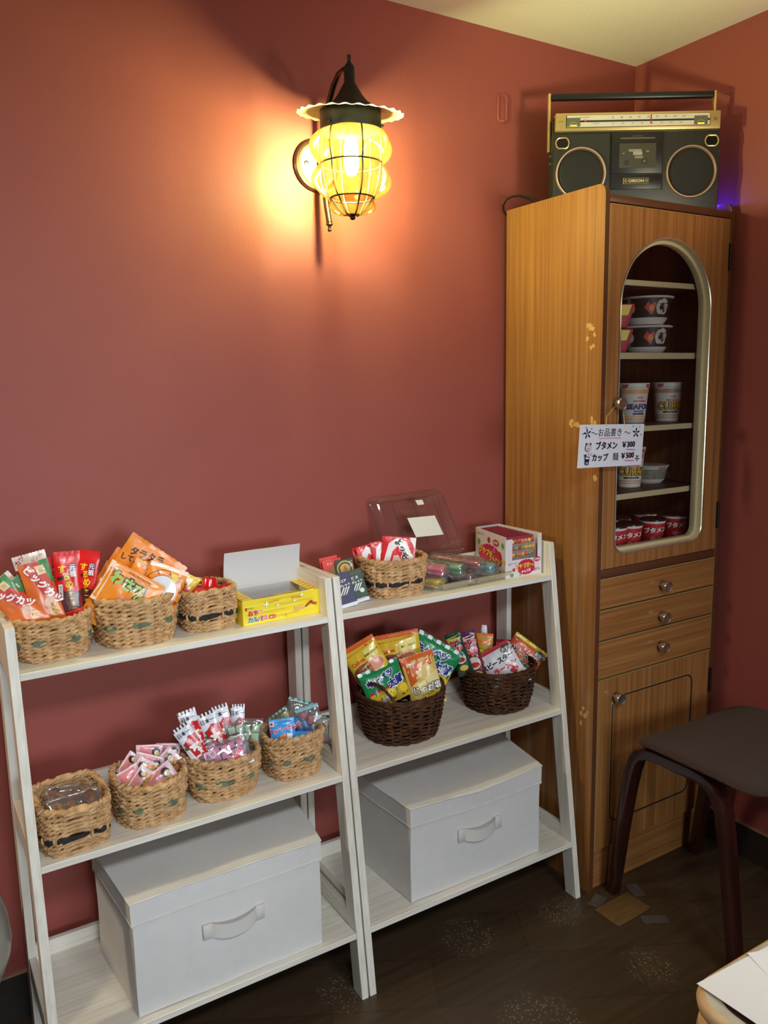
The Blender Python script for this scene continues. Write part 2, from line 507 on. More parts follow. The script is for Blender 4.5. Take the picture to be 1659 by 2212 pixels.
CREAM = plain((196, 182, 142), .45, var=.15)
prof = [(.060, 1.7795), (.075, 1.7785), (.090, 1.7765), (.100, 1.7745), (.1055, 1.7745)]
for (r0, z0), (r1, z1) in zip(prof[:-1], prof[1:]):
    pass
nseg = 144
vs = []
for k, (r, z) in enumerate(prof):
    for j in range(nseg):
        a = 2 * math.pi * j / nseg
        f = (k / 4) ** 2
        q = r * (1 + .010 * f * math.cos(26 * a)); dx_, dy_ = q * math.cos(a), q * math.sin(a); zz = z - .001 + .0013 * f * math.cos(26 * a) + (.13 * dy_ + .03 * dx_) * min(1, max(0, (r - .06) / .02))
        vs.append((q * math.cos(a), LY + q * math.sin(a), lz(zz)))
fs = [(i * nseg + j, i * nseg + (j + 1) % nseg, (i + 1) * nseg + (j + 1) % nseg, (i + 1) * nseg + j) for i in range(4) for j in range(nseg)]
m.add(vs, [f[::-1] for f in fs], CREAM)
m.add([(x, y, z + .0012) for x, y, z in vs], fs, IRON)
o4 = 4 * nseg
m.add([vs[o4 + j] for j in range(nseg)] + [(vs[o4 + j][0], vs[o4 + j][1], vs[o4 + j][2] + .0012) for j in range(nseg)], [(j, (j + 1) % nseg, nseg + (j + 1) % nseg, nseg + j) for j in range(nseg)], plain((240, 232, 205), .4))
m.build('scalloped_brim', hat)
m = MB()
m.lathe([(.0605, 1.7795), (.0605, 1.742), (.0595, 1.7405), (.0585, 1.742), (.0585, 1.779)], IRON, 48, c=(0, LY, -1.711), cap=False)
for a in (200, 320, 80):
    m.lathe([(.0026, .0), (.0026, .006), (0, .007)], IRON, 10, mat=Matrix.Translation((.0595 * math.cos(R(a)), LY + .0595 * math.sin(R(a)), lz(1.748))) @ Matrix.Rotation(R(a), 4, 'Z') @ Matrix.Rotation(R(90), 4, 'Y'))
m.build('collar', hat)

W0 = R(21.3)
AMBER, nt, b = nodes('amber_glass')
out = nt.nodes['Material Output']
lw = nt.nodes.new('ShaderNodeLayerWeight'); lw.inputs[0].default_value = .45
cr = nt.nodes.new('ShaderNodeValToRGB')
cr.color_ramp.elements[0].position = .05; cr.color_ramp.elements[0].color = (.98, .84, .52, 1)
cr.color_ramp.elements[1].position = .85; cr.color_ramp.elements[1].color = (.50, .19, .01, 1)
e = cr.color_ramp.elements.new(.45); e.color = (.95, .63, .20, 1)
lk(nt, lw.outputs['Facing'], cr.inputs['Fac'])
tr = nt.nodes.new('ShaderNodeBsdfTransparent'); lk(nt, cr.outputs['Color'], tr.inputs[0])
tl = nt.nodes.new('ShaderNodeBsdfTranslucent'); tl.inputs[0].default_value = (.90, .42, .07, 1)
gl = nt.nodes.new('ShaderNodeBsdfGlossy'); gl.inputs['Roughness'].default_value = .05
ma = nt.nodes.new('ShaderNodeMixShader'); ma.inputs[0].default_value = .032
lk(nt, tr.outputs[0], ma.inputs[1]); lk(nt, tl.outputs[0], ma.inputs[2])
mb_ = nt.nodes.new('ShaderNodeMixShader')
mu = nt.nodes.new('ShaderNodeMath'); mu.operation = 'MULTIPLY'; mu.inputs[1].default_value = .35
lk(nt, lw.outputs['Fresnel'], mu.inputs[0]); lk(nt, mu.outputs[0], mb_.inputs[0])
lk(nt, ma.outputs[0], mb_.inputs[1]); lk(nt, gl.outputs[0], mb_.inputs[2]); lk(nt, mb_.outputs[0], out.inputs['Surface'])
def glass_r(z):
    """outer and groove radius of the three stacked bulges"""
    for z0, z1, w0, mx_, w1 in ((1.742, 1.680, .056, .086, .058), (1.680, 1.616, .058, .084, .042), (1.616, 1.5835, .040, .0505, .014)):
        if z <= z0 + 1e-9 and z >= z1 - 1e-9:
            t = (z0 - z) / (z0 - z1)
            base = w0 + (w1 - w0) * t
            s = max(0, math.sin(math.pi * min(1, max(0, t * 1.0)))) ** .62
            return base + (mx_ - base) * s, base + (mx_ - base) * s * .10
    return .01, .01
m = MB()
zs = []
for z0, z1, k in ((1.742, 1.680, 18), (1.680, 1.616, 18), (1.616, 1.5835, 14)):
    zs += [z0 + (z1 - z0) * (.5 - .5 * math.cos(math.pi * i / k)) for i in range(k + 1)]
ng_ = 144
vs = []
for z in zs:
    ro, ri = glass_r(z)
    for j in range(ng_):
        a = 2 * math.pi * j / ng_
        c = abs(math.sin(3 * (a - W0))) ** .62
        q = ri + (ro - ri) * c
        vs.append((q * math.cos(a), LY + q * math.sin(a), lz(z)))
fs = [(i * ng_ + j, i * ng_ + (j + 1) % ng_, (i + 1) * ng_ + (j + 1) % ng_, (i + 1) * ng_ + j) for i in range(len(zs) - 1) for j in range(ng_)]
m.add(vs, [f[::-1] for f in fs], AMBER)
gsh = m.build('glass_shade', lan, smooth=80)
m = MB()
for k in range(6):
    a = W0 + k * math.pi / 3
    p = []
    for z in zs[::2] + [1.5845]:
        ro, ri = glass_r(z); q = ri + .0012
        p.append((q * math.cos(a), LY + q * math.sin(a), lz(z)))
    m.tube(p, .0019, IRON, 6)
for z, r in ((1.680, .0595), (1.616, .0435)):
    m.tube([(r * math.cos(t), LY + r * math.sin(t), lz(z)) for t in [2 * math.pi * i / 60 for i in range(60)]], .0019, IRON, 6, closed=True)
m.lathe([(.015, 1.5855), (.015, 1.584), (.004, 1.5825), (.0055, 1.5795), (.0055, 1.577), (.003, 1.5745), (0, 1.574)], IRON, 16, c=(0, LY, -1.711))
m.build('wire_cage', lan)
EM = plain((255, 255, 255), .5)
EM = bpy.data.materials.new('lit_bulb'); EM.use_nodes = True
b = EM.node_tree.nodes['Principled BSDF']
b.inputs['Base Color'].default_value = (.8, .8, .8, 1)
b.inputs['Emission Color'].default_value = BULB_COL + (1,); b.inputs['Emission Strength'].default_value = BULB
m = MB()
m.lathe([(.006, 1.726), (.012, 1.720), (.0145, 1.708), (.0145, 1.680), (.0125, 1.668), (.008, 1.660), (0, 1.658)], EM, 16, c=(0, LY, -1.711))
m.build('bulb', lan)
m = MB(); m.lathe([(.013, 1.775), (.013, 1.736), (.0115, 1.726), (.006, 1.726)], plain((222, 216, 200), .4), 20, c=(0, LY, -1.711), cap=False); m.build('bulb_socket', lan)

# ------------------------------------------------------------------ ladder shelves
WHITEWOOD = wood('whitewashed_wood', [(212, 204, 188), (228, 222, 209), (238, 234, 225)], (4, 130, 130), .5, .06)
WHITEWOODV = wood('whitewashed_wood_upright', [(212, 204, 188), (228, 222, 209), (238, 234, 225)], (130, 130, 4), .5, .06)
WHITEWOODY = wood('whitewashed_wood_rail', [(212, 204, 188), (228, 222, 209), (238, 234, 225)], (130, 4, 130), .5, .06)
Z1, Z2, Z3, TH, HT, TK = .790, .4669, .1402, .0125, .8668, .0153
def ly(z): return -(.2241 + .1127 * (HT - z) / HT)
YB = -.03
def ladder_shelf(x0, x1, label):
    t = thing('ladder_shelf', label, 'shelf', (x0, 0, 0), 'white ladder shelves against the red wall')
    w = x1 - x0
    for xa in (0, w - TK):
        # slanted front leg
        m = MB()
        d = .037
        prof = [(ly(0), 0), (ly(0) + d, 0), (ly(HT - .004) + d, HT - .001), (ly(HT), HT)]
        b = bmesh.new()
        vs_ = [b.verts.new((xa, y, z)) for y, z in prof]
        f = b.faces.new(vs_)
        ex = bmesh.ops.extrude_face_region(b, geom=[f])
        for e in ex['geom']:
            if isinstance(e, bmesh.types.BMVert): e.co.x = xa + TK
        bmesh.ops.recalc_face_normals(b, faces=b.faces)
        bmesh.ops.bevel(b, geom=b.edges[:], offset=.0008, segments=1, affect='EDGES')
        m.bm(b, WHITEWOODV)
        m.build('front_leg', t)
        m = MB(); m.box(xa, xa + TK, -.072, YB, 0, Z1 - TH, WHITEWOODV, .0008, 1); m.build('rear_post', t)
        m = MB()
        b = bmesh.new()
        prof = [(YB, Z1 - TH + .0005), (ly(Z1) + d + .0005, Z1 - TH + .0005), (ly(HT) + d, HT - .0015), (YB, HT - .003)]
        vs_ = [b.verts.new((xa + .0004, y, z)) for y, z in prof]
        f = b.faces.new(vs_)
        ex = bmesh.ops.extrude_face_region(b, geom=[f])
        for e in ex['geom']:
            if isinstance(e, bmesh.types.BMVert): e.co.x = xa + TK - .0004
        bmesh.ops.recalc_face_normals(b, faces=b.faces)
        m.bm(b, WHITEWOODY); m.build('side_panel', t)
        for z in (Z2, Z3):
            m = MB(); m.box(xa + .001, xa + TK - .001, ly(z) + .034, -.0725, z - TH, z + .030, WHITEWOODY, .0008, 1); m.build('side_rail', t)
    for z in (Z1, Z2, Z3):
        m = MB(); m.box(TK + .0002, w - TK - .0002, ly(z), YB, z - TH, z, WHITEWOOD, .0008, 1); sb = m.build('shelf_board', t)
        m = MB(); m.box(TK + .0002, w - TK - .0002, YB - .012, YB, z, z + .032, WHITEWOOD, .0008, 1); m.build('back_lip', sb)
    return t
L0, L1, R0_, R1 = -1.6832, -1.0832, -1.0797, -.4825
ladder_shelf(L0, L1, 'white ladder shelf at the left, with the yellow box on its top board')
ladder_shelf(R0_, R1, 'white ladder shelf beside the cabinet, holding two dark wicker baskets')

# ------------------------------------------------------------------ fabric storage boxes
FAB = plain((216, 213, 209), .9, spec=.2, bump=(900, .25, .0006), var=.06)
def wob(p, k=.0022, s=9):
    return Vector(p) + noise.noise_vector(Vector(p) * s) * k
def fabric_box(fl, fr, br_, bl, z0, z1, label, sag=0):
    """four corners of the lid seen from above; z1 is the lid's top"""
    cx = (fl[0] + fr[0] + br_[0] + bl[0]) / 4; cy = (fl[1] + fr[1] + br_[1] + bl[1]) / 4
    t = thing('storage_box', label, 'storage box', (cx, cy, z0), 'lidded fabric boxes on the bottom boards')
    q = [(p[0] - cx, p[1] - cy) for p in (fl, fr, br_, bl)]
    h = z1 - z0
    def quadbox(m, q, za, zb, top, bot, n=(22, 14, 12), bulge=0, sg=0):
        nx, ny, nz = n
        def pt(u, v, z):
            x = (q[0][0] * (1 - u) + q[1][0] * u) * (1 - v) + (q[3][0] * (1 - u) + q[2][0] * u) * v
            y = (q[0][1] * (1 - u) + q[1][1] * u) * (1 - v) + (q[3][1] * (1 - u) + q[2][1] * u) * v
            if sg: z = z - sg * math.sin(math.pi * u) ** 2 * (.4 + .6 * math.cos(math.pi * v / 2)) * (1 if z > za + .5 * (zb - za) else .6)
            return wob((x + cx, y + cy, z)) - Vector((cx, cy, 0))
        bz = lambda w: za + (zb - za) * w
        m.grid(lambda u, w: pt(u, 0, bz(w)) + Vector((0, -bulge * math.sin(math.pi * u) * math.sin(math.pi * w), 0)), nx, nz, FAB)
        m.grid(lambda u, w: pt(1 - u, 1, bz(w)), nx, nz, FAB)
        m.grid(lambda u, w: pt(0, 1 - u, bz(w)), ny, nz, FAB)
        m.grid(lambda u, w: pt(1, u, bz(w)), ny, nz, FAB)
        if top: m.grid(lambda u, v: pt(u, v, zb), nx, ny, FAB)
        if bot: m.grid(lambda u, v: pt(1 - u, v, za), nx, ny, FAB)
    ins = [(x * .985, y * .975) for x, y in q]
    m = MB(); quadbox(m, ins, .0015, h - .006, True, True, bulge=.003); m.build('body', t, 60)
    m = MB(); quadbox(m, q, h - .046, h, True, False, n=(26, 14, 4), sg=sag)
    # stitched hem round the skirt and welted edge round the top
    for zz, r in ((h - .042, .0009), (h - .001, .0016)):
        loop = []
        for a in range(4):
            p0, p1 = q[a], q[(a + 1) % 4]
            for i in range(16):
                u = i / 16
                x = p0[0] + (p1[0] - p0[0]) * u; y = p0[1] + (p1[1] - p0[1]) * u
                z = zz
                if sag:
                    uu = u if a == 0 else (1 - u if a == 2 else 0)
                    z -= sag * math.sin(math.pi * uu) ** 2 * (1 if a == 0 else .4) * (1 if zz > h - .02 else .6)
                p = wob((x + cx, y + cy, z)) - Vector((cx, cy, 0))
                loop.append(p * 1.0 + Vector((x, y, 0)).normalized() * .0004)
        m.tube(loop, r, FAB, 6, closed=True)
    m.build('lid', t, 60)
    # webbing handle on the front
    m = MB()
    WEB = plain((212, 208, 202), .85, spec=.2, bump=(1200, .4, .0006))
    x0 = (q[0][0] + q[1][0]) / 2; y0 = (q[0][1] + q[1][1]) / 2 * .975
    hw, hz = .060, .014
    zc = h * .545
    def strap(u, v):
        x = -hw + 2 * hw * u
        e = max(0, 1 - (abs(x) / (hw * .72)) ** 2) if abs(x) < hw * .72 else 0
        return Vector((x0 + x, y0 - .0065 - .012 * e ** .7, zc + (v - .5) * 2 * hz - .007 * e))
    m.grid(strap, 30, 6, WEB)
    m.grid(lambda u, v: strap(1 - u, v) + Vector((0, .0016, 0)), 30, 6, WEB)
    for sx in (-1, 1):
        m.box(x0 + sx * hw * .86 - .0085, x0 + sx * hw * .86 + .0085, y0 - .0090, y0 - .002, zc - hz, zc + hz, WEB, .0008, 1)
    m.build('handle', t, 50)
    return t
fabric_box((-1.537, -.305), (-1.168, -.307), (-1.138, -.088), (-1.556, -.088), Z3, .367, 'grey lidded fabric box on the bottom board of the left shelf')
fabric_box((-.953, -.301), (-.588, -.306), (-.553, -.092), (-.966, -.092), Z3, .361, 'grey lidded fabric box with sagging lid, below the dark wicker baskets', sag=.010)

# ------------------------------------------------------------------ tall cabinet
VEN = [(128, 82, 42), (156, 104, 56), (176, 124, 70)]
VENV = wood('veneer_upright', VEN, (95, 95, 1.6), .34, .03, .25)
VENH = wood('veneer_level', VEN, (1.6, 95, 95), .34, .03, .25)
EDGEM = plain((92, 54, 32), .4, var=.15)
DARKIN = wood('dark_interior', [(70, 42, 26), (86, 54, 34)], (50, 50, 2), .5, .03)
CREAMT = plain((206, 190, 148), .42)
GOLD = plain((206, 178, 118), .35, .55)
CHROME = plain((196, 192, 184), .24, .95)
DGAP = plain((28, 18, 12), .7)
KX0, KX1, KY, KH = -.4555, -.0165, -.3371, 1.6641
cab = thing('display_cabinet', 'tall teak veneer cabinet with an arched glass door in the corner', 'cabinet', (KX0, KY, 0))
CO = Vector((KX0, KY, 0))
def off(m, o):
    m.v = [(x - o[0], y - o[1], z - o[2]) for x, y, z in m.v]
    return m
def cpart(m, name, parent=None, smooth=35):
    return off(m, CO).build(name, parent or cab, smooth)
PX0, PX1 = KX0 + .013, KX1 - .012
for xa, xb in ((KX0, PX0), (PX1, KX1)):
    m = MB()
    prof = [(-.012, 0), (-.012, KH), (KY + .022, KH)] + [(KY + .022 - .022 * math.sin(t), KH - .022 + .022 * math.cos(t)) for t in [R(a) for a in range(10, 91, 10)]] + [(KY, 0)]
    b = bmesh.new()
    f = b.faces.new([b.verts.new((xa, y, z)) for y, z in prof])
    ex = bmesh.ops.extrude_face_region(b, geom=[f])
    for e in ex['geom']:
        if isinstance(e, bmesh.types.BMVert): e.co.x = xb
    bmesh.ops.recalc_face_normals(b, faces=b.faces)
    b.verts.index_update()
    sides = [[q.index for q in f.verts] for f in b.faces if abs(f.normal.x) > .9]
    rim = [[q.index for q in f.verts] for f in b.faces if abs(f.normal.x) <= .9]
    co = [v.co[:] for v in b.verts]
    b.free()
    m.add(co, sides, VENV); m.add(co, rim, EDGEM)
    sp = cpart(m, 'side_panel')
    if xa == KX0:     # pale torn-off tape marks on the outer side
        m = MB()
        TORN = plain((206, 160, 104), .7, var=.3)
        rr = random.Random(3)
        m = None
        for cy_, cz_, sy, sz, n_ in ((-.305, 1.345, .016, .026, 9), (-.262, 1.150, .024, .009, 9), (-.318, 1.155, .010, .010, 4), (-.309, .447, .012, .024, 8), (-.322, 1.033, .006, .010, 3)):
            m = MB()
            for _ in range(n_):
                a, c = cy_ + rr.uniform(-sy, sy), cz_ + rr.uniform(-sz, sz)
                p = [(a + rr.uniform(.3, 1) * .007 * math.cos(k * .9), c + rr.uniform(.3, 1) * .009 * math.sin(k * .9)) for k in range(7)]
                m.add([(KX0 - .0003 - _ * .00002, y, z) for y, z in p], [tuple(range(7))], TORN)
            cpart(m, 'tape_residue', sp, 0)
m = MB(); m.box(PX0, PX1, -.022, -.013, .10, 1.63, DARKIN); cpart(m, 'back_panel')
m = MB(); m.box(PX0, PX1, KY + .010, -.013, 1.616, 1.633, VENH); cpart(m, 'top_panel')
m = MB(); m.box(PX0, PX1, KY - .001, KY + .0085, 1.6255, 1.6425, EDGEM, .003); cpart(m, 'top_rail')
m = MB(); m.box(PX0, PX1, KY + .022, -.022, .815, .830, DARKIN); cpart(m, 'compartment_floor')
m = MB(); m.box(PX0, PX1, KY + .003, KY + .02, .7925, .812, EDGEM, .001); cpart(m, 'middle_rail')
m = MB(); m.box(PX0, PX1, KY + .010, KY + .028, .0, .101, VENH); cpart(m, 'plinth')
for zt, th in ((1.4725, .0125), (1.3085, .0145), (1.1365, .013), (.978, .0135)):
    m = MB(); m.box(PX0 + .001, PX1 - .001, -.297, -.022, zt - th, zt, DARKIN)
    sh = cpart(m, 'inner_shelf')
    m = MB(); m.box(PX0 + .001, PX1 - .001, -.3015, -.297, zt - th, zt + .0002, CREAMT, .0008, 1); cpart(m, 'edge_strip', sh)
    for sx in (PX0 + .03, PX1 - .03):
        m = MB(); m.box(sx - .006, sx + .006, -.285, -.273, zt - th - .010, zt - th - .0005, plain((120, 96, 74), .5), .002); cpart(m, 'shelf_support', sh)
# arched door
DX0, DX1, DZ0, DZ1 = PX0 + .0015, PX1 - .0015, .8135, 1.6235
def arch(ins, n=40):
    cx, a = -.2435, .157 - ins
    sz, bz = 1.409, .843 + ins
    r = max(.004, .036 - ins)
    p = [(cx + a * math.cos(math.pi * i / n), sz + a * math.sin(math.pi * i / n)) for i in range(n + 1)]
    for i in range(1, 12): p.append((cx - a, sz + (bz + r - sz) * i / 12))
    p += [(cx - a + r - r * math.cos(R(t)), bz + r - r * math.sin(R(t))) for t in range(0, 91, 10)]
    for i in range(1, 8): p.append((cx - a + r + (2 * a - 2 * r) * i / 8, bz))
    p += [(cx + a - r + r * math.sin(R(t)), bz + r - r * math.cos(R(t))) for t in range(0, 91, 10)]
    for i in range(1, 12): p.append((cx + a, bz + r + (sz - bz - r) * i / 12))
    return p
inner = arch(0)
outer = []
ccx, ccz = (DX0 + DX1) / 2, 1.2
for x, z in inner:
    dx, dz = x - ccx, z - ccz
    k = min(((DX1 - DX0) / 2) / abs(dx) if abs(dx) > 1e-6 else 9e9, ((DZ1 - ccz) if dz > 0 else (ccz - DZ0)) / abs(dz) if abs(dz) > 1e-6 else 9e9)
    outer.append([ccx + dx * k, ccz + dz * k])
for cxx in (DX0, DX1):
    for czz in (DZ0, DZ1):
        i = min(range(len(outer)), key=lambda i: (outer[i][0] - cxx) ** 2 + (outer[i][1] - czz) ** 2)
        outer[i] = [cxx, czz]
m = MB()
N = len(inner)
F0, F1 = KY + .002, KY + .021
vs = [(x, F0, z) for x, z in outer] + [(x, F0, z) for x, z in inner] + [(x, F1, z) for x, z in outer] + [(x, F1, z) for x, z in inner]
fs = []
for i in range(N):
    j = (i + 1) % N
    fs += [(i, N + i, N + j, j), (2 * N + i, 2 * N + j, 3 * N + j, 3 * N + i), (i, j, 2 * N + j, 2 * N + i), (N + i, 3 * N + i, 3 * N + j, N + j)]
m.add(vs, fs, VENV)
door = cpart(m, 'arched_door')
m = MB()
rings = [(.0, F0 - .0014), (.0025, F0 - .0022), (.0045, F0 - .001), (.0055, F0 + .010), (.0058, F0 + .0112), (.0125, F0 + .0108), (.0135, F0 + .0125), (.0135, F0 + .026)]
loops = [arch(i) for i, y in rings]
vs = [(x, rings[k][1], z) for k in range(len(rings)) for x, z in loops[k]]
fs = [(k * N + i, (k + 1) * N + i, (k + 1) * N + (i + 1) % N, k * N + (i + 1) % N) for k in range(len(rings) - 1) for i in range(N)]
m.add(vs, fs[:2 * N], plain((206, 196, 176), .22, .7))
m.add(vs, fs[2 * N:], CREAMT)
cpart(m, 'arch_trim', door)
PANE = clear('cabinet_glass', (.97, .975, .96), .05)
m = MB(); p = arch(.010)
m.add([(x, F0 + .0125, z) for x, z in p], [tuple(range(len(p)))], PANE); cpart(m, 'glass_pane', door, 0)
m = MB()
for x0, x1, z0, z1 in ((DX0, DX0 + .0022, DZ0, DZ1), (DX0, DX1, DZ1 - .0015, DZ1)):
    m.box(x0, x1, F0 - .001, F0 + .002, z0, z1, GOLD)
cpart(m, 'gold_edge', door, 0)
def knob(name, x, z, y, parent):
    m = MB()
    mt = Matrix.Translation((x, y, z)) @ Matrix.Rotation(R(90), 4, 'X')
    m.lathe([(.0065, 0), (.0065, .008), (.0125, .010), (.0135, .012), (.0135, .022), (.0125, .0232), (.0118, .0232), (.0108, .0216), (0, .0205)], CHROME, 36, mat=mt)
    cpart(m, name, parent, 40)
knob('knob', -.4067, 1.1941, F0, door)
HINGE = plain((48, 32, 22), .45, .6)
def hinge(z0, z1, parent):
    m = MB(); m.tube([(PX1 + .001, F0 - .003, z0), (PX1 + .001, F0 - .003, z1)], .0042, HINGE, 12); cpart(m, 'hinge', parent)
hinge(1.505, 1.568, door); hinge(.868, .935, door)
# drawers
for z0, z1, kz in ((.7175, .7905, .7465), (.6415, .7145, .668), (.5465, .6385, .591)):
    m = MB(); m.box(DX0, DX1, F0, KY + .02, z0, z1, VENH, .0012, 1)
    m.box(DX0 + .012, DX1 - .012, KY + .02, -.06, z0 + .008, z1 - .012, DARKIN)
    dr = cpart(m, 'drawer')
    m = MB(); m.box(DX0, DX1, F0 - .0012, F0 + .006, z1 - .0022, z1 + .0004, GOLD, .0004, 1); m.box(DX1 - .0015, DX1, F0 - .001, F0 + .004, z0, z1, GOLD); cpart(m, 'gold_edge', dr, 0)
    knob('knob', -.2285, kz, F0, dr)
# lower door
m = MB(); m.box(DX0, DX1, F0, KY + .02, .1035, .5435, VENV, .0012, 1); ld = cpart(m, 'lower_door')
m = MB(); m.box(DX0, DX1, F0 - .0012, F0 + .006, .5415, .544, GOLD, .0004, 1); m.box(DX0, DX0 + .0022, F0 - .0012, F0 + .004, .1035, .5435, GOLD); cpart(m, 'gold_edge', ld, 0)
loop = rrect(-.3905, .168, -.0975, .4915, .024, 7)
m = MB(); m.tube([(x, F0 - .0003, z) for x, z in loop], .0021, DGAP, 6, closed=True)
loop2 = rrect(-.3925, .166, -.0955, .4935, .026, 7)
m.tube([(x, F0 - .0004, z) for x, z in loop2], .0008, GOLD, 6, closed=True); cpart(m, 'inlay_line', ld)
knob('knob', -.3821, .4925, F0, ld)
hinge(.428, .492, ld)

# ------------------------------------------------------------------ radio cassette player on the cabinet
BBL = Vector((-.405, -.12, 1.634))
bb = thing('radio_cassette_player', 'black and gold retro radio cassette player standing on the tall cabinet', 'radio', BBL, rot=(0, 0, math.atan2(-.523, .852)))
BLK = plain((44, 44, 45), .42, bump=(700, .12, .0005))
BLK2 = plain((26, 26, 27), .38)
CHAMP = plain((206, 180, 118), .38, .6)
BRASS = plain((240, 208, 140), .28, .75)
ROSEG = plain((240, 200, 168), .28, .75)
m = MB()
m.box(.0, .395, .0, .066, .004, .190, BLK, .004)
m.box(.001, .394, .004, .064, .186, .228, BLK2, .004)
for x in (.03, .36):
    m.box(x - .012, x + .012, .01, .05, 0, .005, BLK2)
for x in (.1345, .2595): m.box(x - .0012, x + .0012, -.0006, .002, .058, .189, plain((12, 12, 12), .6))
m.build('body', bb)
m = MB(); m.box(.0035, .3905, -.007, .02, .1915, .2320, CHAMP, .0025); tp = m.build('tuner_panel', bb)
m = MB(); m.box(.0275, .365, -.0086, -.006, .1985, .2262, plain((36, 34, 32), .4), .0006, 1)
m.box(.029, .3635, -.0092, -.0084, .1995, .2253, plain((208, 204, 192), .35))
it = [('r', -.5, -.10, .5, .06, (46, 42, 44)), ('r', .085, -.34, .094, .46, (170, 60, 66))]
for i, s in enumerate(('76', '80', '84', '87', '90', '94', '98', '104', '108')):
    it.append(('t', s, -.18 + i * .062, .26, .20, (110, 104, 98), {'b': .0}))
for i, s in enumerate(('53', '60', '70', '80', '100', '120', '140', '160')):
    it.append(('t', s, -.18 + i * .068, -.28, .20, (110, 104, 98), {'b': .0}))
it += [('t', 'FM STEREO', -.38, .26, .15, (110, 104, 98), {'b': 0}), ('t', 'TUNING', -.30, -.28, .15, (110, 104, 98), {'b': 0}), ('e', -.375, -.02, .10, .10, (230, 60, 120))]
printed(m, it, .334, .0258, lambda x, y, l: Vector((.19625 + x, -.0092 - l, .2124 + y)), None)
m.build('tuning_dial', tp, 0)
m = MB()
printed(m, [('t', 'POWER', 0, 0, .7, (90, 76, 50), {'b': 0})], .02, .005, lambda x, y, l: Vector((.0155 + x, -.0071 - l, .2125 + y)), None)
printed(m, [('t', '♥', 0, 0, 1.0, (120, 104, 72), {'b': 0})], .02, .008, lambda x, y, l: Vector((.378 + x, -.0071 - l, .2125 + y)), None)
m.build('panel_lettering', tp, 0)
for x0 in (.0285, .3270):
    m = MB(); m.box(x0, x0 + .0315, -.0104, -.009, .2005, .2200, plain((104, 102, 90), .25), .0006, 1)
    printed(m, [('pm', [(-.010 + i * .002, -.004 + .004 * math.sin(math.pi * i / 10)) for i in range(11)] + [(-.010 + i * .002, -.0046 + .004 * math.sin(math.pi * i / 10)) for i in range(10, -1, -1)], (190, 186, 170))], .03, .02, lambda x, y, l: Vector((x0 + .0158 + x, -.0104 - l, .2103 + y)), None)
    vu = m.build('level_meter', tp, 0)
    GLOW = plain((255, 196, 20), .5, emit=1.2)
    m = MB(); m.box(x0 + .008, x0 + .024, -.0108, -.0100, .2012, .2042, GLOW, .0006, 1); m.build('meter_lamp', vu, 0)
MESHM = plain((17, 17, 16), .6, bump=(1500, .8, .0006))
for cx in (.0655, .3275):
    mt = Matrix.Translation((cx, 0, .0977)) @ Matrix.Rotation(R(90), 4, 'X')
    m = MB(); m.lathe([(0, .0035), (.02, .0035), (.045, .0028), (.0535, .0015), (.0545, .0)], MESHM, 56, mat=mt, cap=False); sp = m.build('speaker_grille', bb, 60)
    m = MB(); m.lathe([(.0600, 0), (.0600, .003), (.0585, .0055), (.0565, .0055), (.0550, .003), (.0540, .0005)], ROSEG, 72, mat=mt, cap=False); m.build('speaker_ring', sp, 40)
for cx in (.0210, .3735):
    m = MB()
    def oct_(a, b_, k=.0):
        return [(-a * .55, b_), (a * .55, b_), (a * .86, b_ * .62), (a, 0), (a * .86, -b_ * .62), (a * .55, -b_), (-a * .55, -b_), (-a * .86, -b_ * .62), (-a, 0), (-a * .86, b_ * .62)]
    m.tube([(cx + x, -.0016, .1663 + z) for x, z in oct_(.0158, .0117)], .0018, BRASS, 8, closed=True)
    m.prism([(cx + x, .1663 + z) for x, z in oct_(.0142, .0102)], -.001, .002, plain((14, 13, 11), .25), .0)
    m.build('tweeter', bb)
m = MB(); m.box(.1362, .2578, -.0045, .002, .0950, .1878, BLK2, .0015)
it = [('t', 'AUTO STOP', .0, .40, .045, (120, 110, 80), {'b': .01}), ('r', -.33, .335, .34, .365, (110, 100, 74)), ('r', -.49, .28, .49, .285, (52, 52, 52))]
printed(m, it, .1216, .0928, lambda x, y, l: Vector((.197 + x, -.0045 - l, .1414 + y)), None)
cdoor = m.build('cassette_door', bb)
m = MB(); m.box(.1550, .2420, -.0053, -.004, .1075, .1625, plain((74, 72, 64), .2), .0015)
it = [('r', -.25, .16, .10, .26, (140, 138, 128)), ('r', -.13, .02, .12, .16, (158, 156, 148)), ('r', -.08, -.12, .14, -.01, (134, 122, 110)), ('e', -.30, -.28, .10, .10, (48, 46, 42)), ('e', .18, -.24, .12, .12, (52, 50, 46)), ('e', .18, -.24, .045, .045, (120, 118, 110)), ('r', -.42, .06, -.36, .12, (120, 118, 110)), ('r', .22, .12, .30, .2, (124, 122, 112))]
printed(m, it, .087, .055, lambda x, y, l: Vector((.1985 + x, -.0053 - l, .135 + y)), None)
m.build('cassette_window', cdoor, 0)
m = MB(); m.box(.1362, .2578, -.0030, .002, .0600, .0935, BLK2, .0012); lp = m.build('lower_panel', bb)
m = MB(); m.box(.1660, .2275, -.0042, -.002, .0715, .0855, plain((150, 138, 88), .35, .6), .0006, 1)
it = [('r', -.48, -.40, .48, .40, (48, 44, 34)), ('t', 'ORION', 0, 0, .66, (214, 200, 140), {'b': .03, 'sx': 1.25}), ('t', '◎', -.40, 0, .6, (190, 176, 120), {'b': 0}), ('t', '◎', .40, 0, .6, (190, 176, 120), {'b': 0})]
printed(m, it, .0615, .014, lambda x, y, l: Vector((.19675 + x, -.0042 - l, .0785 + y)), None)
m.build('name_plate', lp, 0)
m = MB(); m.box(.0005, .387, .026, .044, .272, .2865, BLK2, .004); hd = m.build('handle_grip', bb)
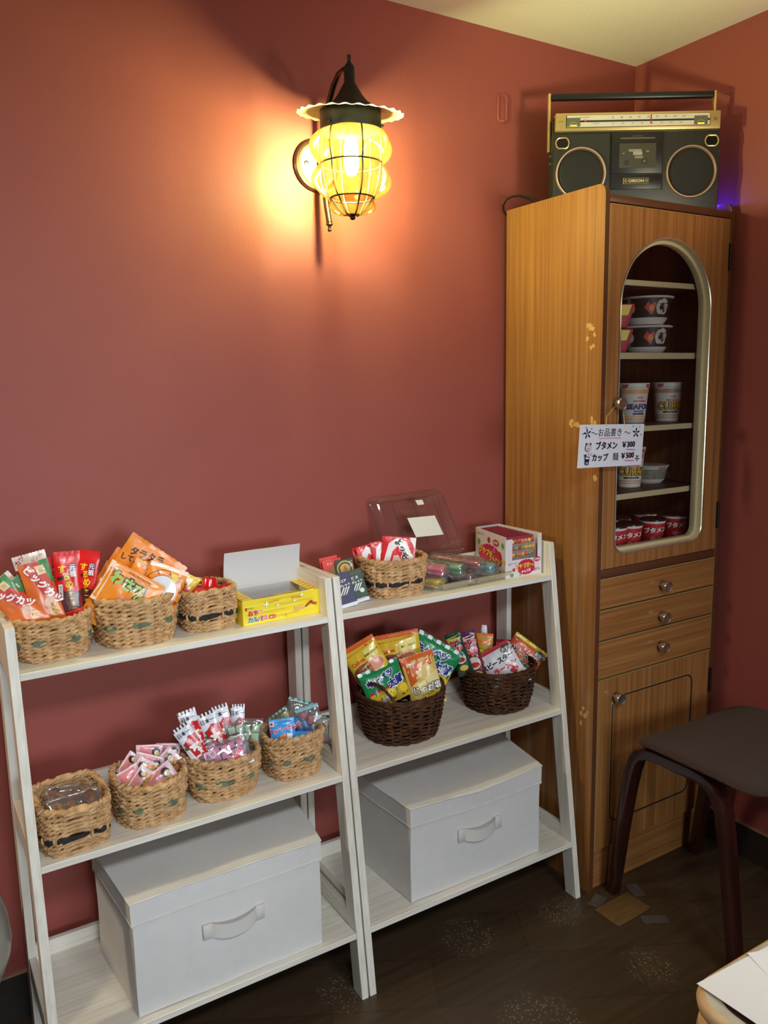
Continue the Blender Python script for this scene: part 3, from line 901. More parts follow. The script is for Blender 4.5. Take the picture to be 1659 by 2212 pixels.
for x0, x1 in ((-.0075, -.0015), (.3870, .3930)):
    m = MB(); m.box(x0, x1, .029, .041, .155, .2875, BRASS, .0015); m.build('handle_arm', hd)
m = MB()
for z in (.128, .145): m.lathe([(.0035, 0), (.0035, .004), (0, .0045)], CHROME, 12, mat=Matrix.Translation((0, .03, z)) @ Matrix.Rotation(R(-90), 4, 'Y'))
m.lathe([(.011, 0), (.011, .007), (0, .008)], BLK2, 20, mat=Matrix.Translation((.395, .03, .150)) @ Matrix.Rotation(R(90), 4, 'Y'))
m.build('side_knobs', bb)
LED = plain((60, 30, 255), .4, emit=500)
m = MB(); m.lathe([(.003, 0), (.003, .003), (0, .005)], LED, 12, mat=Matrix.Translation((.3952, .050, .036)) @ Matrix.Rotation(R(90), 4, 'Y')); m.build('blue_indicator_lamp', bb)
inv = Matrix.Rotation(-math.atan2(-.523, .852), 4, 'Z') @ Matrix.Translation(-BBL)
m = MB()
cp = [(-.405, -.085, 1.672), (-.430, -.060, 1.688), (-.448, -.048, 1.693), (-.460, -.036, 1.692), (-.468, -.024, 1.686), (-.468, -.014, 1.676), (-.462, -.008, 1.664), (-.449, -.0065, 1.650), (-.446, -.0065, 1.60), (-.446, -.0065, 1.2)]
m.tube([inv @ Vector(p) for p in cp], [.0042, .0036, .0025, .0025, .0025, .0025, .0025, .0025, .0025, .0025], plain((18, 17, 17), .45), 8)
m.build('power_cord', bb)

# ------------------------------------------------------------------ cups and bowls behind the glass
def lathe_print(m, prof_r, z0, z1, items, face, mk=card, wfrac=math.pi):
    """print on the side of a round cup: width runs over half its girth, centred on angle face"""
    rm = prof_r((z0 + z1) / 2)
    w, h = wfrac * rm, z1 - z0
    def surf(x, y, l):
        z = (z0 + z1) / 2 + y
        r = prof_r(z) + .0002 + l
        a = face + x / rm
        return Vector((r * math.cos(a), r * math.sin(a), z))
    printed(m, items, w, h, surf, (16, 4), mk)
def camface(x, y):
    return math.atan2(CAM.y - y, CAM.x - x)
def noodle_cup(label, u, v, zf, items, lidc, rb=.029, rt=.0385, h=.101, d=.0, turn=0, group='noodle cups behind the arched glass'):
    P = CAM + ray(u, v) * ((zf - CAM.z) / ray(u, v).z)
    dx = Vector((P.x - CAM.x, P.y - CAM.y, 0)).normalized()
    c = P + dx * rb
    t = thing('noodle_cup', label, 'noodle cup', (c.x, c.y, zf), group)
    fa = camface(c.x, c.y) + R(turn)
    m = MB()
    rf = lambda z: rb + (rt - rb) * z / h
    m.lathe([(0, .002), (rb - .003, .002), (rb - .002, 0), (rb, .001), (rf(.012), .012), (rf(h - .012), h - .012), (rt, h - .006)], card((232, 224, 210)), 48, cap=False)
    lathe_print(m, rf, .004, h - .010, items, fa)
    m.build('cup', t)
    m = MB()
    m.lathe([(0, h), (rt - .001, h + .0004), (rt + .0014, h - .0004), (rt + .0018, h - .002), (rt + .0012, h - .004), (rt + .001, h - .0105), (rt - .0005, h - .0115)], card((236, 232, 226)), 48, cap=False)
    for a in (-35, 55):
        lathe_print(m, lambda z: rt + .0016, h - .014, h - .001, [('pm', [(-.009, .0045), (.009, .0045), (.007, -.002), (0, -.0055), (-.007, -.002)], (190, 92, 92))], fa + R(a))
    m.build('lid', t)
BAND = lambda c: [('r', -.5, .385, .5, .43, c), ('r', -.5, .31, .5, .385, c), ('r', -.5, -.36, .5, -.33, c), ('r', -.5, -.42, .5, -.395, c)]
CURRY = BAND((196, 150, 124)) + [('t', 'CUP', .09, .20, .085, (226, 130, 130), {'b': .04}), ('t', 'NOODLE', .09, .10, .085, (226, 130, 130), {'b': .04}), ('t', 'CURRY', .09, -.07, .30, (226, 170, 26), {'b': .03, 'oc': (58, 34, 20), 'ow': .075, 'sx': .85}), ('p', [(x, y - .255) for x, y in rrect(-.13, -.02, .24, .03, .02)], (70, 44, 30)), ('t', 'CURRY NOODLE', .055, -.25, .04, (220, 210, 190), {'b': 0})]
SEAF = BAND((236, 178, 120)) + [('t', 'CUP', .13, .20, .085, (226, 130, 130), {'b': .04}), ('t', 'NOODLE', .13, .10, .085, (226, 130, 130), {'b': .04}), ('t', 'SEAFOOD', .20, -.06, .21, (44, 52, 130), {'b': .04, 'sx': .95}), ('t', 'NOODLE', .12, -.19, .07, (44, 52, 130), {'b': .03}), ('p', [(x + .10, y - .265) for x, y in rrect(-.12, -.025, .15, .025, .02)], (44, 52, 130))]
noodle_cup('white noodle cup with yellow CURRY lettering, right of the blue lettered cup', 1440, 911, 1.1365, CURRY, 0, turn=8)
noodle_cup('white noodle cup with blue SEAFOOD lettering behind the door knob', 1366, 915, 1.1365, SEAF, 0, turn=6)
noodle_cup('white noodle cup with yellow CURRY lettering beside the grey bowl, below the price card', 1357, 1054, .978, CURRY, 0, turn=4)

def noodle_bowl(label, c, rt, rb, h, colour, items, rim, face=None, group=None, foot=(226, 218, 212)):
    t = thing('noodle_bowl', label, 'noodle bowl', c, group)
    fa = (camface(c[0], c[1]) if face is None else face)
    m = MB()
    hb = h * .24
    rf = lambda z: rb + (rt * .93 - rb) * ((z - hb) / (h * .92 - hb)) ** .9 if z > hb else rb
    m.lathe([(0, .003), (rb * .72, .003), (rb * .74, 0), (rb * .80, 0), (rb * .98, hb * .8), (rb, hb)], plain(foot, .4), 56, cap=False)
    m.lathe([(rf(hb + (h * .92 - hb) * i / 8), hb + (h * .92 - hb) * i / 8) for i in range(9)], card(colour), 56, cap=False)
    lathe_print(m, rf, hb + .001, h * .92 - .001, items, fa)
    m.build('bowl', t)
    m = MB()
    m.lathe([(rt * .93, h * .91), (rt, h * .93), (rt * 1.02, h * .96), (rt * 1.01, h * .99), (rt * .97, h), (0, h * 1.005)], plain(rim, .35), 56, cap=False)
    m.build('lid', t)
MESHP = [('p', flower(.27, .05, .30, 7, .2)[::1], (18, 16, 18))]
def bowl_items():
    it = [('p', [(-.02, 0), (.03, .34), (.06, .16), (.13, .30), (.12, -.12), (.085, -.40), (.03, -.18)], (214, 86, 66)), ('e', .075, -.02, .14, .16, (236, 150, 70)),
          ('e', .235, .02, .40, .46, (214, 208, 200)), ('r', .10, -.44, .33, -.36, (40, 30, 70))]
    rr = random.Random(5)
    for i in range(16):
        a, q = rr.uniform(0, 6.28), rr.uniform(.05, .34)
        it.append(('p', [(.235 + (q * math.cos(a) + rr.uniform(-.08, .08)) * .36, .02 + q * math.sin(a) + rr.uniform(-.13, .13)) for _ in range(3)], (24, 20, 22)))
    it += [('e', -.21, -.02, .30, .30, (206, 200, 186)), ('e', -.21, -.02, .17, .17, (232, 228, 220)), ('e', -.22, -.02, .07, .07, (70, 66, 60)), ('r', -.235, .24, -.185, .5, (150, 150, 136)), ('r', -.235, -.5, -.185, -.28, (150, 150, 136)), ('t', '麺', .235, .04, .42, (30, 26, 28), {'b': .02})]
    return it
noodle_bowl('upper of two stacked black noodle bowls with white lids in the cabinet', (-.170, -.208, 1.3795), .0655, .052, .0675, (34, 36, 33), bowl_items(), (228, 222, 220), group='black noodle bowls')
noodle_bowl('lower of two stacked black noodle bowls, resting on the cabinet shelf', (-.175, -.212, 1.3087), .0645, .052, .0675, (34, 36, 33), bowl_items(), (228, 222, 220), group='black noodle bowls')
it = [('r', -.5, .38, .5, .5, (216, 212, 196)), ('p', [(.16, .5), (.36, .5), (.30, .34), (.22, .28)], (214, 120, 76))]
rr = random.Random(11)
for i in range(60):
    x, y = rr.uniform(-.5, .45), rr.uniform(-.42, .3)
    it.append(('r', x, y, x + rr.uniform(.01, .05), y + rr.uniform(.02, .07), rr.choice([(122, 122, 108), (158, 156, 140), (100, 100, 90)])))
noodle_bowl('grey patterned noodle bowl with white rim beside the lower CURRY cup', (-.116, -.190, .9782), .049, .039, .047, (138, 138, 124), it, (222, 216, 204))
# boxed noodles with yellow bands at the left edge of the door
def noodle_pouch(label, z, x, y):
    t = thing('noodle_pack', label, 'noodle pack', (x, y, z), 'pink noodle packs stacked in the cabinet')
    t.rotation_euler = (0, 0, R(-28))
    m = MB()
    P_ = [(-.045, .0), (.040, .0), (.058, .056), (-.060, .056)]
    m.prism(P_, -.03, .03, card((188, 44, 66)), .004)
    it = [('p', [(-.5, .46), (.46, .46), (.38, .02), (-.5, .02)], (228, 204, 46)), ('t', 'HOT', .1, .28, .16, (70, 60, 20), {'b': .03}), ('t', 'NOODLE', .1, .12, .12, (70, 60, 20), {'b': .03}), ('p', burst(-.02, -.26, .30, .20, 9, .8), (206, 120, 130)), ('p', [(-.35, -.48), (.0, -.40), (.16, -.48)], (220, 120, 60))]
    printed(m, it, .105, .054, lambda a, b_, l: Vector((a, -.0302 - l, .028 + b_)), None)
    m.build('wrapper', t)
noodle_pouch('upper pink noodle pack with a yellow band, left of the black bowls', 1.3665, -.331, -.232)
noodle_pouch('lower pink noodle pack with a yellow band, left of the black bowls', 1.3087, -.336, -.234)
# red cups with dark lids at the bottom
PIG = [('r', -.5, .40, .5, .5, (236, 230, 226)), ('t', 'ブタメン', .06, .14, .24, (250, 246, 238), {'b': .05, 'oc': (60, 24, 20), 'ow': .10, 'rot': 4}), ('e', -.02, -.22, .15, .11, (150, 40, 40)), ('e', -.02, -.22, .13, .095, (226, 130, 128)), ('e', .14, -.20, .13, .10, (150, 40, 40)), ('e', .14, -.20, .11, .085, (214, 100, 100))]
def red_cup(label, u, v, y):
    P = at(u, v, y)
    zf = .8302; h = .063; rt, rb = .0312, .0245
    t = thing('red_noodle_cup', label, 'noodle cup', (P.x, P.y, zf), 'red noodle cups at the bottom of the arched door')
    fa = camface(P.x, P.y)
    m = MB()
    rf = lambda z: rb + (rt - rb) * z / h
    m.lathe([(0, .002), (rb - .002, .002), (rb, 0), (rt, h)], card((206, 38, 48)), 44, cap=False)
    lathe_print(m, rf, .001, h - .001, PIG, fa + R(8))
    m.build('cup', t)
    m = MB(); m.lathe([(0, h + .0045), (rt * .93, h + .004), (rt + .0015, h + .001), (rt + .0018, h - .001), (rt, h - .002)], plain((70, 36, 30), .2), 44, cap=False); m.build('lid', t)
for u, v, y, lb in ((1326, 1136, -.262, 'red noodle cup half hidden at the lower left edge of the arched door'), (1360, 1135, -.262, 'front red noodle cup, left of the middle one behind the arched door'), (1410, 1127, -.252, 'front red noodle cup in the middle of the bottom row'), (1458, 1120, -.237, 'front red noodle cup at the right end of the bottom row'),
                    (1336, 1119, -.185, 'dark lidded red cup behind the front row, nearest the left edge'), (1392, 1110, -.17, 'dark lidded red cup behind the middle of the front row')):
    red_cup(lb, u, v, y)

# ------------------------------------------------------------------ price card hanging from the knob
sc_ = Vector((-.4470, -.3640, 1.1035))
sg = thing('price_card', 'white handwritten price card hanging from the knob of the arched door', 'price card', sc_, rot=(R(2), R(1.8), 0))
m = MB(); m.box(-.1005, .1005, -.0006, .0006, -.047, .047, card((232, 230, 238)), .0003, 1)
K = (26, 22, 30); PK = (206, 70, 150)
def petals(cx, cy, r, col, n=5, ph=0):
    out = []
    for i in range(n):
        a = ph + 2 * math.pi * i / n
        ux, uy = math.cos(a), math.sin(a)
        out.append(('pm', [(cx + ux * r * t + -uy * wv * r, cy + uy * r * t + ux * wv * r) for t, wv in ((.12, .05), (.55, .17), (.9, .14), (1.0, 0), (.9, -.14), (.55, -.17), (.12, -.05))], col))
    return out
def wave(x0, x1, y, amp, n, col, th=.0009):
    k = n * 8
    up = [(x0 + (x1 - x0) * i / k, y + amp * math.sin(2 * math.pi * i / 8) + th) for i in range(k + 1)]
    dn = [(x0 + (x1 - x0) * i / k, y + amp * math.sin(2 * math.pi * i / 8) - th) for i in range(k, -1, -1)]
    return ('pm', up + dn, col)
def dot(x, y, r, col): return ('pm', ell(x, y, r, r, 12), col)
def ringm(x, y, rx, ry, th, col, bg): return [('pm', ell(x, y, rx, ry, 20), col), ('pm', ell(x, y, rx - th, ry - th, 20), bg)]
WH = (232, 230, 238)
it = [('t', 'お品書き', -.04, .315, .205, K, {'b': .008}), wave(-.043, .028, .0165, .0012, 7, PK, .0007),
      wave(-.066, -.047, .028, .0022, 1, K, .0009), wave(.037, .056, .028, .0022, 1, K, .0009)]
it += petals(-.078, .0275, .0115, (34, 34, 44), 5, .5) + petals(.0745, .0275, .0115, (34, 44, 52), 5, .3) + petals(.084, -.030, .0075, (34, 44, 52), 5, .9)
for x, y in ((-.083, .041), (-.092, .027), (-.067, .038), (.063, .042), (.084, .040), (.090, .023)): it.append(dot(x, y, .0013, (70, 30, 70)))
it += [('t', 'ブタメン', -.085, .015, .20, K, {'b': .022, 'sx': .92}), ('t', '￥300', .26, .02, .185, K, {'b': .022, 'rot': 2}), ('t', 'カップ', -.175, -.265, .195, K, {'b': .018, 'sx': .92}), ('t', '麺', .065, -.26, .20, K, {'b': .0}), ('t', '￥500', .255, -.245, .185, K, {'b': .022, 'rot': 2}),
       ('pm', [(.046, -.0085), (.075, -.0105), (.075, -.0120), (.046, -.0100)], PK), ('pm', [(.043, -.0335), (.072, -.0345), (.072, -.036), (.043, -.035)], PK)]
it += ringm(-.0745, -.003, .0090, .0085, .0010, K, (240, 216, 222)) + ringm(-.0745, -.0055, .0038, .0028, .0007, K, (240, 196, 206)) + [dot(-.0782, .0005, .0009, K), dot(-.0705, .0005, .0009, K), dot(-.0758, -.0055, .0006, K), dot(-.0732, -.0055, .0006, K), ('pm', [(-.083, .003), (-.0815, .009), (-.078, .0055)], K), ('pm', [(-.066, .003), (-.0675, .009), (-.071, .0055)], K)]
it += [('pm', [(-.083, -.022), (-.069, -.022), (-.071, -.040), (-.081, -.040)], K), ('pm', [(-.0815, -.0235), (-.0705, -.0235), (-.0715, -.0275), (-.0807, -.0275)], WH), ('pm', [(-.0805, -.0335), (-.0722, -.0335), (-.0725, -.0385), (-.0802, -.0385)], (150, 148, 158)), ('pm', [(-.086, -.018), (-.080, -.0165), (-.079, -.021), (-.0845, -.0215)], K)] + ringm(-.070, -.0165, .003, .0022, .0004, (150, 150, 160), WH) + ringm(-.0635, -.0170, .003, .0022, .0004, (150, 150, 160), WH)
printed(m, it, .201, .094, lambda x, y, l: Vector((x, -.0006 - l, y)), None, step=.00008)
m.build('card', sg, 0)
m = MB()
kx, ky, kz = -.4067 - sc_.x, KY - .005 - sc_.y, 1.1941 - sc_.z
STR = plain((186, 140, 92), .8)
m.tube([(-.022, -.001, .043), (-.012, .010, .062), (kx - .013, ky, kz - .004), (kx - .008, ky, kz + .011), (kx + .004, ky, kz + .0135), (kx + .0125, ky, kz + .004), (.042, .010, .068), (.036, -.001, .043)], .0009, STR, 6)
m.build('string', sg)

# ------------------------------------------------------------------ baskets
def sgnp(v, e): return math.copysign(abs(v) ** e, v)
def rope_mat(name, c0, c1):
    m, nt, b = nodes(name)
    tc = nt.nodes.new('ShaderNodeTexCoord')
    n = nt.nodes.new('ShaderNodeTexNoise'); n.inputs['Scale'].default_value = 70; n.inputs['Detail'].default_value = 6
    n2 = nt.nodes.new('ShaderNodeTexNoise'); n2.inputs['Scale'].default_value = 900; n2.inputs['Detail'].default_value = 2
    lk(nt, tc.outputs['Object'], n.inputs['Vector']); lk(nt, tc.outputs['Object'], n2.inputs['Vector'])
    cr = nt.nodes.new('ShaderNodeValToRGB')
    cr.color_ramp.elements[0].position = .32; cr.color_ramp.elements[0].color = lin(c0) + (1,)
    cr.color_ramp.elements[1].position = .68; cr.color_ramp.elements[1].color = lin(c1) + (1,)
    lk(nt, n.outputs['Fac'], cr.inputs['Fac']); lk(nt, cr.outputs['Color'], b.inputs['Base Color'])
    bp = nt.nodes.new('ShaderNodeBump'); bp.inputs['Strength'].default_value = .5; bp.inputs['Distance'].default_value = .001
    lk(nt, n2.outputs['Fac'], bp.inputs['Height']); lk(nt, bp.outputs['Normal'], b.inputs['Normal'])
    b.inputs['Roughness'].default_value = .75
    b.inputs['Specular IOR Level'].default_value = .25
    return m
JUTE = rope_mat('natural_rope', (172, 130, 86), (216, 176, 128))
SAGE = rope_mat('sage_dyed_strip', (84, 100, 78), (120, 132, 104))
COALM = rope_mat('black_dyed_strip', (26, 26, 28), (54, 52, 50))
WILLOW = rope_mat('brown_willow', (50, 29, 17), (98, 62, 38))
def ring_pts(rx, ry, e, n, fn):
    out = []
    for i in range(n):
        t = 2 * math.pi * i / n
        x, y = rx * sgnp(math.cos(t), 2 / e), ry * sgnp(math.sin(t), 2 / e)
        o, dz = fn(i / n, t)
        l = math.hypot(x, y) or 1
        out.append(Vector((x * (1 + o / l), y * (1 + o / l), dz)))
    return out
def twisted(m, pts, r, mat, n=8, k=90, lobes=2, amp=.32):
    """closed rope with a two-ply twist"""
    N_ = len(pts); vs = []
    for i, p in enumerate(pts):
        t = (pts[(i + 1) % N_] - pts[i - 1]).normalized()
        w = t.cross(Vector((0, 0, 1))).normalized(); u = w.cross(t)
        ph = 2 * math.pi * k * i / N_
        for j in range(n):
            a = 2 * math.pi * j / n
            q = r * (1 + amp * math.cos(lobes * a - ph))
            vs.append(p + (w * math.cos(a) + u * math.sin(a)) * q)
    fs = [(i * n + j, i * n + (j + 1) % n, ((i + 1) % N_) * n + (j + 1) % n, ((i + 1) % N_) * n + j) for i in range(N_) for j in range(n)]
    m.add(vs, fs, mat)
def rope_basket(label, cx, cy, z, rx, ry, h, e, band, phase=0, rot=0, seed=1):
    t = thing('rope_basket', label, 'basket', (cx, cy, z), 'natural rope baskets of sweets', rot=(0, 0, R(rot)))
    rows = 11; rr_ = h / (rows * 2) * 1.16
    rg = random.Random(seed)
    pz = lambda w: .90 + .12 * math.sin(math.pi * (w * .62 + .06)) + .03 * w
    wob_ = [rg.uniform(0, 6.28) for _ in range(4)]
    irr = lambda t, w: .0022 * math.sin(2 * t + wob_[0]) * w + .0014 * math.sin(5 * t + wob_[1] + 4 * w)
    S_ = 24
    m = MB()
    for k in range(rows):
        w = (k + .5) / rows
        if band == 'coal' and k in (4,):
            continue
        ph = math.pi * k
        pts = ring_pts(rx * pz(w) - rr_, ry * pz(w) - rr_, e, 276, lambda f, a: (irr(a, w) + .0012 * math.cos(S_ / 2 * a + ph), w * h + .0010 * math.sin(4 * a + k * 1.7 + wob_[2]) + .002 * w * math.sin(2 * a + wob_[3])))
        twisted(m, pts, rr_ * 1.02, JUTE, 8, 27)
    # uprights
    for q in range(S_):
        a = 2 * math.pi * (q + .5) / S_
        pts = []
        for i in range(27):
            w = i / 26
            x, y = (rx * pz(w) - rr_) * sgnp(math.cos(a), 2 / e), (ry * pz(w) - rr_) * sgnp(math.sin(a), 2 / e)
            l = math.hypot(x, y)
            o = irr(a, w) - .0016 * math.cos(math.pi * (w * rows - .5)) * (1 if q % 2 else -1)
            pts.append((x * (1 + o / l), y * (1 + o / l), .002 + w * (h - .004)))
        m.tube(pts, .0021, JUTE, 6)
    wall = m.build('woven_wall', t, 70)
    m = MB(); m.add(ring_pts(rx * pz(0) - rr_, ry * pz(0) - rr_, e, 60, lambda f, a: (0, .0035)), [tuple(range(60))], JUTE)
    for k in range(5):
        twisted(m, ring_pts((rx * pz(0) - rr_) * (k + 1) / 5.4, (ry * pz(0) - rr_) * (k + 1) / 5.4, e, 60, lambda f, a: (0, .004)), .004, JUTE, 5, 16)
    m.build('base', t, 60)
    m = MB()
    for s in (0, math.pi):
        pts = ring_pts(rx * pz(1) - rr_, ry * pz(1) - rr_, e, 276, lambda f, a: (irr(a, 1) + .0022 * math.cos(19 * a + s), h + .0012 + .0022 * math.sin(19 * a + s) + .002 * math.sin(2 * a + wob_[3])))
        twisted(m, pts, rr_ * .98, JUTE, 8, 26)
    m.build('braided_rim', t, 70)
    m = MB()
    if band == 'sage':
        nb, w0 = 9, .50
        for b_ in range(nb):
            a0 = 2 * math.pi * b_ / nb + phase
            hw = math.pi / nb * .62
            def strip(u, v):
                a = a0 + (u * 2 - 1) * hw
                L = math.sin(math.pi * u) ** .8
                w = w0 + .02 * math.sin(3 * a0)
                x, y = (rx * pz(w)) * sgnp(math.cos(a), 2 / e), (ry * pz(w)) * sgnp(math.sin(a), 2 / e)
                l = math.hypot(x, y)
                o = irr(a, w) - .0022 + .0034 * L + .0009 * math.sin(v * 34 + u * 26)
                return Vector((x * (1 + o / l), y * (1 + o / l), w * h + (v - .5) * (.0022 + .0085 * L)))
            m.grid(strip, 14, 8, SAGE)
            m.build('dyed_strip', t, 70)
            m = MB()
    else:
        w0 = 4.5 / rows
        nb = 11
        def strip(u, v):
            a = 2 * math.pi * u
            c = math.cos(nb * a + phase)
            x, y = (rx * pz(w0) - rr_) * sgnp(math.cos(a), 2 / e), (ry * pz(w0) - rr_) * sgnp(math.sin(a), 2 / e)
            l = math.hypot(x, y)
            o = irr(a, w0) + .0050 - .0075 * max(0, -c - .35)
            return Vector((x * (1 + o / l), y * (1 + o / l), w0 * h + (v - .5) * (.0066 + .0034 * max(0, .6 + c)) + .001 * math.sin(4 * a)))
        m.grid(strip, 220, 6, COALM)
        for b_ in range(nb):
            a = (2 * math.pi * (b_ + .5) - phase) / nb
            pts = []
            for i in range(7):
                f = i / 6
                w = w0 + (f - .5) * .15
                x, y = (rx * pz(w)) * sgnp(math.cos(a), 2 / e), (ry * pz(w)) * sgnp(math.sin(a), 2 / e)
                l = math.hypot(x, y); o = .0012 * math.sin(math.pi * f) - .001
                pts.append((x * (1 + o / l), y * (1 + o / l), w * h))
            m.tube(pts, .0024, JUTE, 6)
    if m.v: m.build('dyed_band', t, 70)
    return t
def wicker_basket(label, cx, cy, z, rx, ry, h, hand, seed):
    t = thing('wicker_basket', label, 'basket', (cx, cy, z), 'dark wicker baskets of snack bags')
    rg = random.Random(seed)
    rows = 21; S_ = 26
    pz = lambda w: .80 + .20 * w ** .8 + .02 * math.sin(math.pi * w)
    m = MB()
    for k in range(rows):
        w = (k + .5) / rows
        rk = .0024 * rg.uniform(.8, 1.15)
        ph = math.pi * k
        a1, a2 = rg.uniform(0, 6.28), rg.uniform(0, 6.28)
        pts = ring_pts(rx * pz(w), ry * pz(w), 2.25, 182, lambda f, a: (.0026 * math.cos(S_ / 2 * a + ph) + .0006 * math.sin(7 * a + a1), w * h + .0009 * math.sin(9 * a + a2) + .0006 * math.sin(23 * a + a1)))
        m.tube(pts, [rk * (1 + .25 * math.sin(31 * i / 182 * 6.28 + a1)) for i in range(182)], WILLOW, 6, closed=True)
    for q in range(S_):
        a = 2 * math.pi * (q + .5) / S_
        m.tube([((rx * pz(w)) * sgnp(math.cos(a), 2 / 2.25), (ry * pz(w)) * sgnp(math.sin(a), 2 / 2.25), .001 + w * h) for w in [i / 8 for i in range(9)]], .0025, WILLOW, 6)
    m.build('woven_wall', t, 70)
    m = MB(); m.add(ring_pts(rx * .8, ry * .8, 2.25, 60, lambda f, a: (0, .004)), [tuple(range(60))], WILLOW)
    for k in range(6):
        m.tube(ring_pts(rx * .8 * (k + 1) / 6, ry * .8 * (k + 1) / 6, 2.25, 60, lambda f, a: (.001 * math.cos(13 * a + k * 3.14), .005)), .003, WILLOW, 5, closed=True)
    m.tube(ring_pts(rx * .82, ry * .82, 2.25, 120, lambda f, a: (.0012 * math.cos(20 * a), .0028 + .001 * math.sin(20 * a))), .0030, WILLOW, 6, closed=True)
    m.build('base', t, 60)
    m = MB()
    for s in range(4):
        p_ = s * math.pi / 2
        m.tube(ring_pts(rx * pz(1), ry * pz(1), 2.25, 200, lambda f, a: (.0030 * math.cos(9 * a + p_), h + .002 + .0030 * math.sin(9 * a + p_))), .0024, WILLOW, 6, closed=True)
    m.build('twisted_rim', t, 70)
    for (a0, sp, hh, lean) in hand:
        m = MB()
        for s in range(3):
            pts = []
            for i in range(25):
                f = i / 24
                a = a0 + sp * (f * 2 - 1)
                x, y = rx * math.cos(a), ry * math.sin(a)
                l = math.hypot(x, y); o = lean * math.sin(math.pi * f) + .002 * math.cos(22 * f + s * 2.1)
                pts.append((x * (1 + o / l), y * (1 + o / l), h - .004 + hh * math.sin(math.pi * f) ** .7 + .002 * math.sin(22 * f + s * 2.1)))
            m.tube(pts, .0024, WILLOW, 6)
        m.build('handle', t, 70)
    return t
rope_basket('oval rope basket with sage strip holding orange and red packs, at the left end', -1.6025, -.142, Z1, .0655, .064, .071, 2.6, 'sage', .2, seed=1)
rope_basket('oval rope basket with sage strip holding orange pouches on the top board', -1.455, -.143, Z1, .074, .068, .083, 2.5, 'sage', .45, seed=2)
rope_basket('square rope basket with black strip and red jelly cups, left of the yellow box', -1.318, -.139, Z1, .053, .056, .074, 3.6, 'coal', .4, seed=3)
rope_basket('rope basket with black strip holding red and white packs beside the small boxes', -.889, -.140, Z1, .070, .063, .078, 3.0, 'coal', 1.2, seed=4)
rope_basket('square rope basket with black strip holding clear bags of brown sweets', -1.604, -.205, Z2, .0600, .066, .080, 4.0, 'coal', .1, seed=5)
rope_basket('oval rope basket with sage strip full of small pink packs', -1.464, -.195, Z2, .066, .066, .079, 2.6, 'sage', .1, seed=6)
rope_basket('oval rope basket with sage strip holding white packs and pink cube sweets', -1.318, -.181, Z2, .070, .066, .077, 2.5, 'sage', .35, seed=7)
rope_basket('oval rope basket with sage strip holding blue packs, at the right end', -1.169, -.188, Z2, .0595, .060, .084, 2.5, 'sage', .0, seed=8)
wicker_basket('dark wicker basket heaped with green and yellow snack bags', -.885, -.163, Z2, .098, .088, .100, [(R(200), .62, .042, -.012), (R(-8), .5, .012, .004)], 3)
wicker_basket('dark wicker basket with white and orange noodle snack bags, beside the cabinet', -.6005, -.158, Z2, .092, .084, .100, [(R(38), .50, .026, .004)], 4)

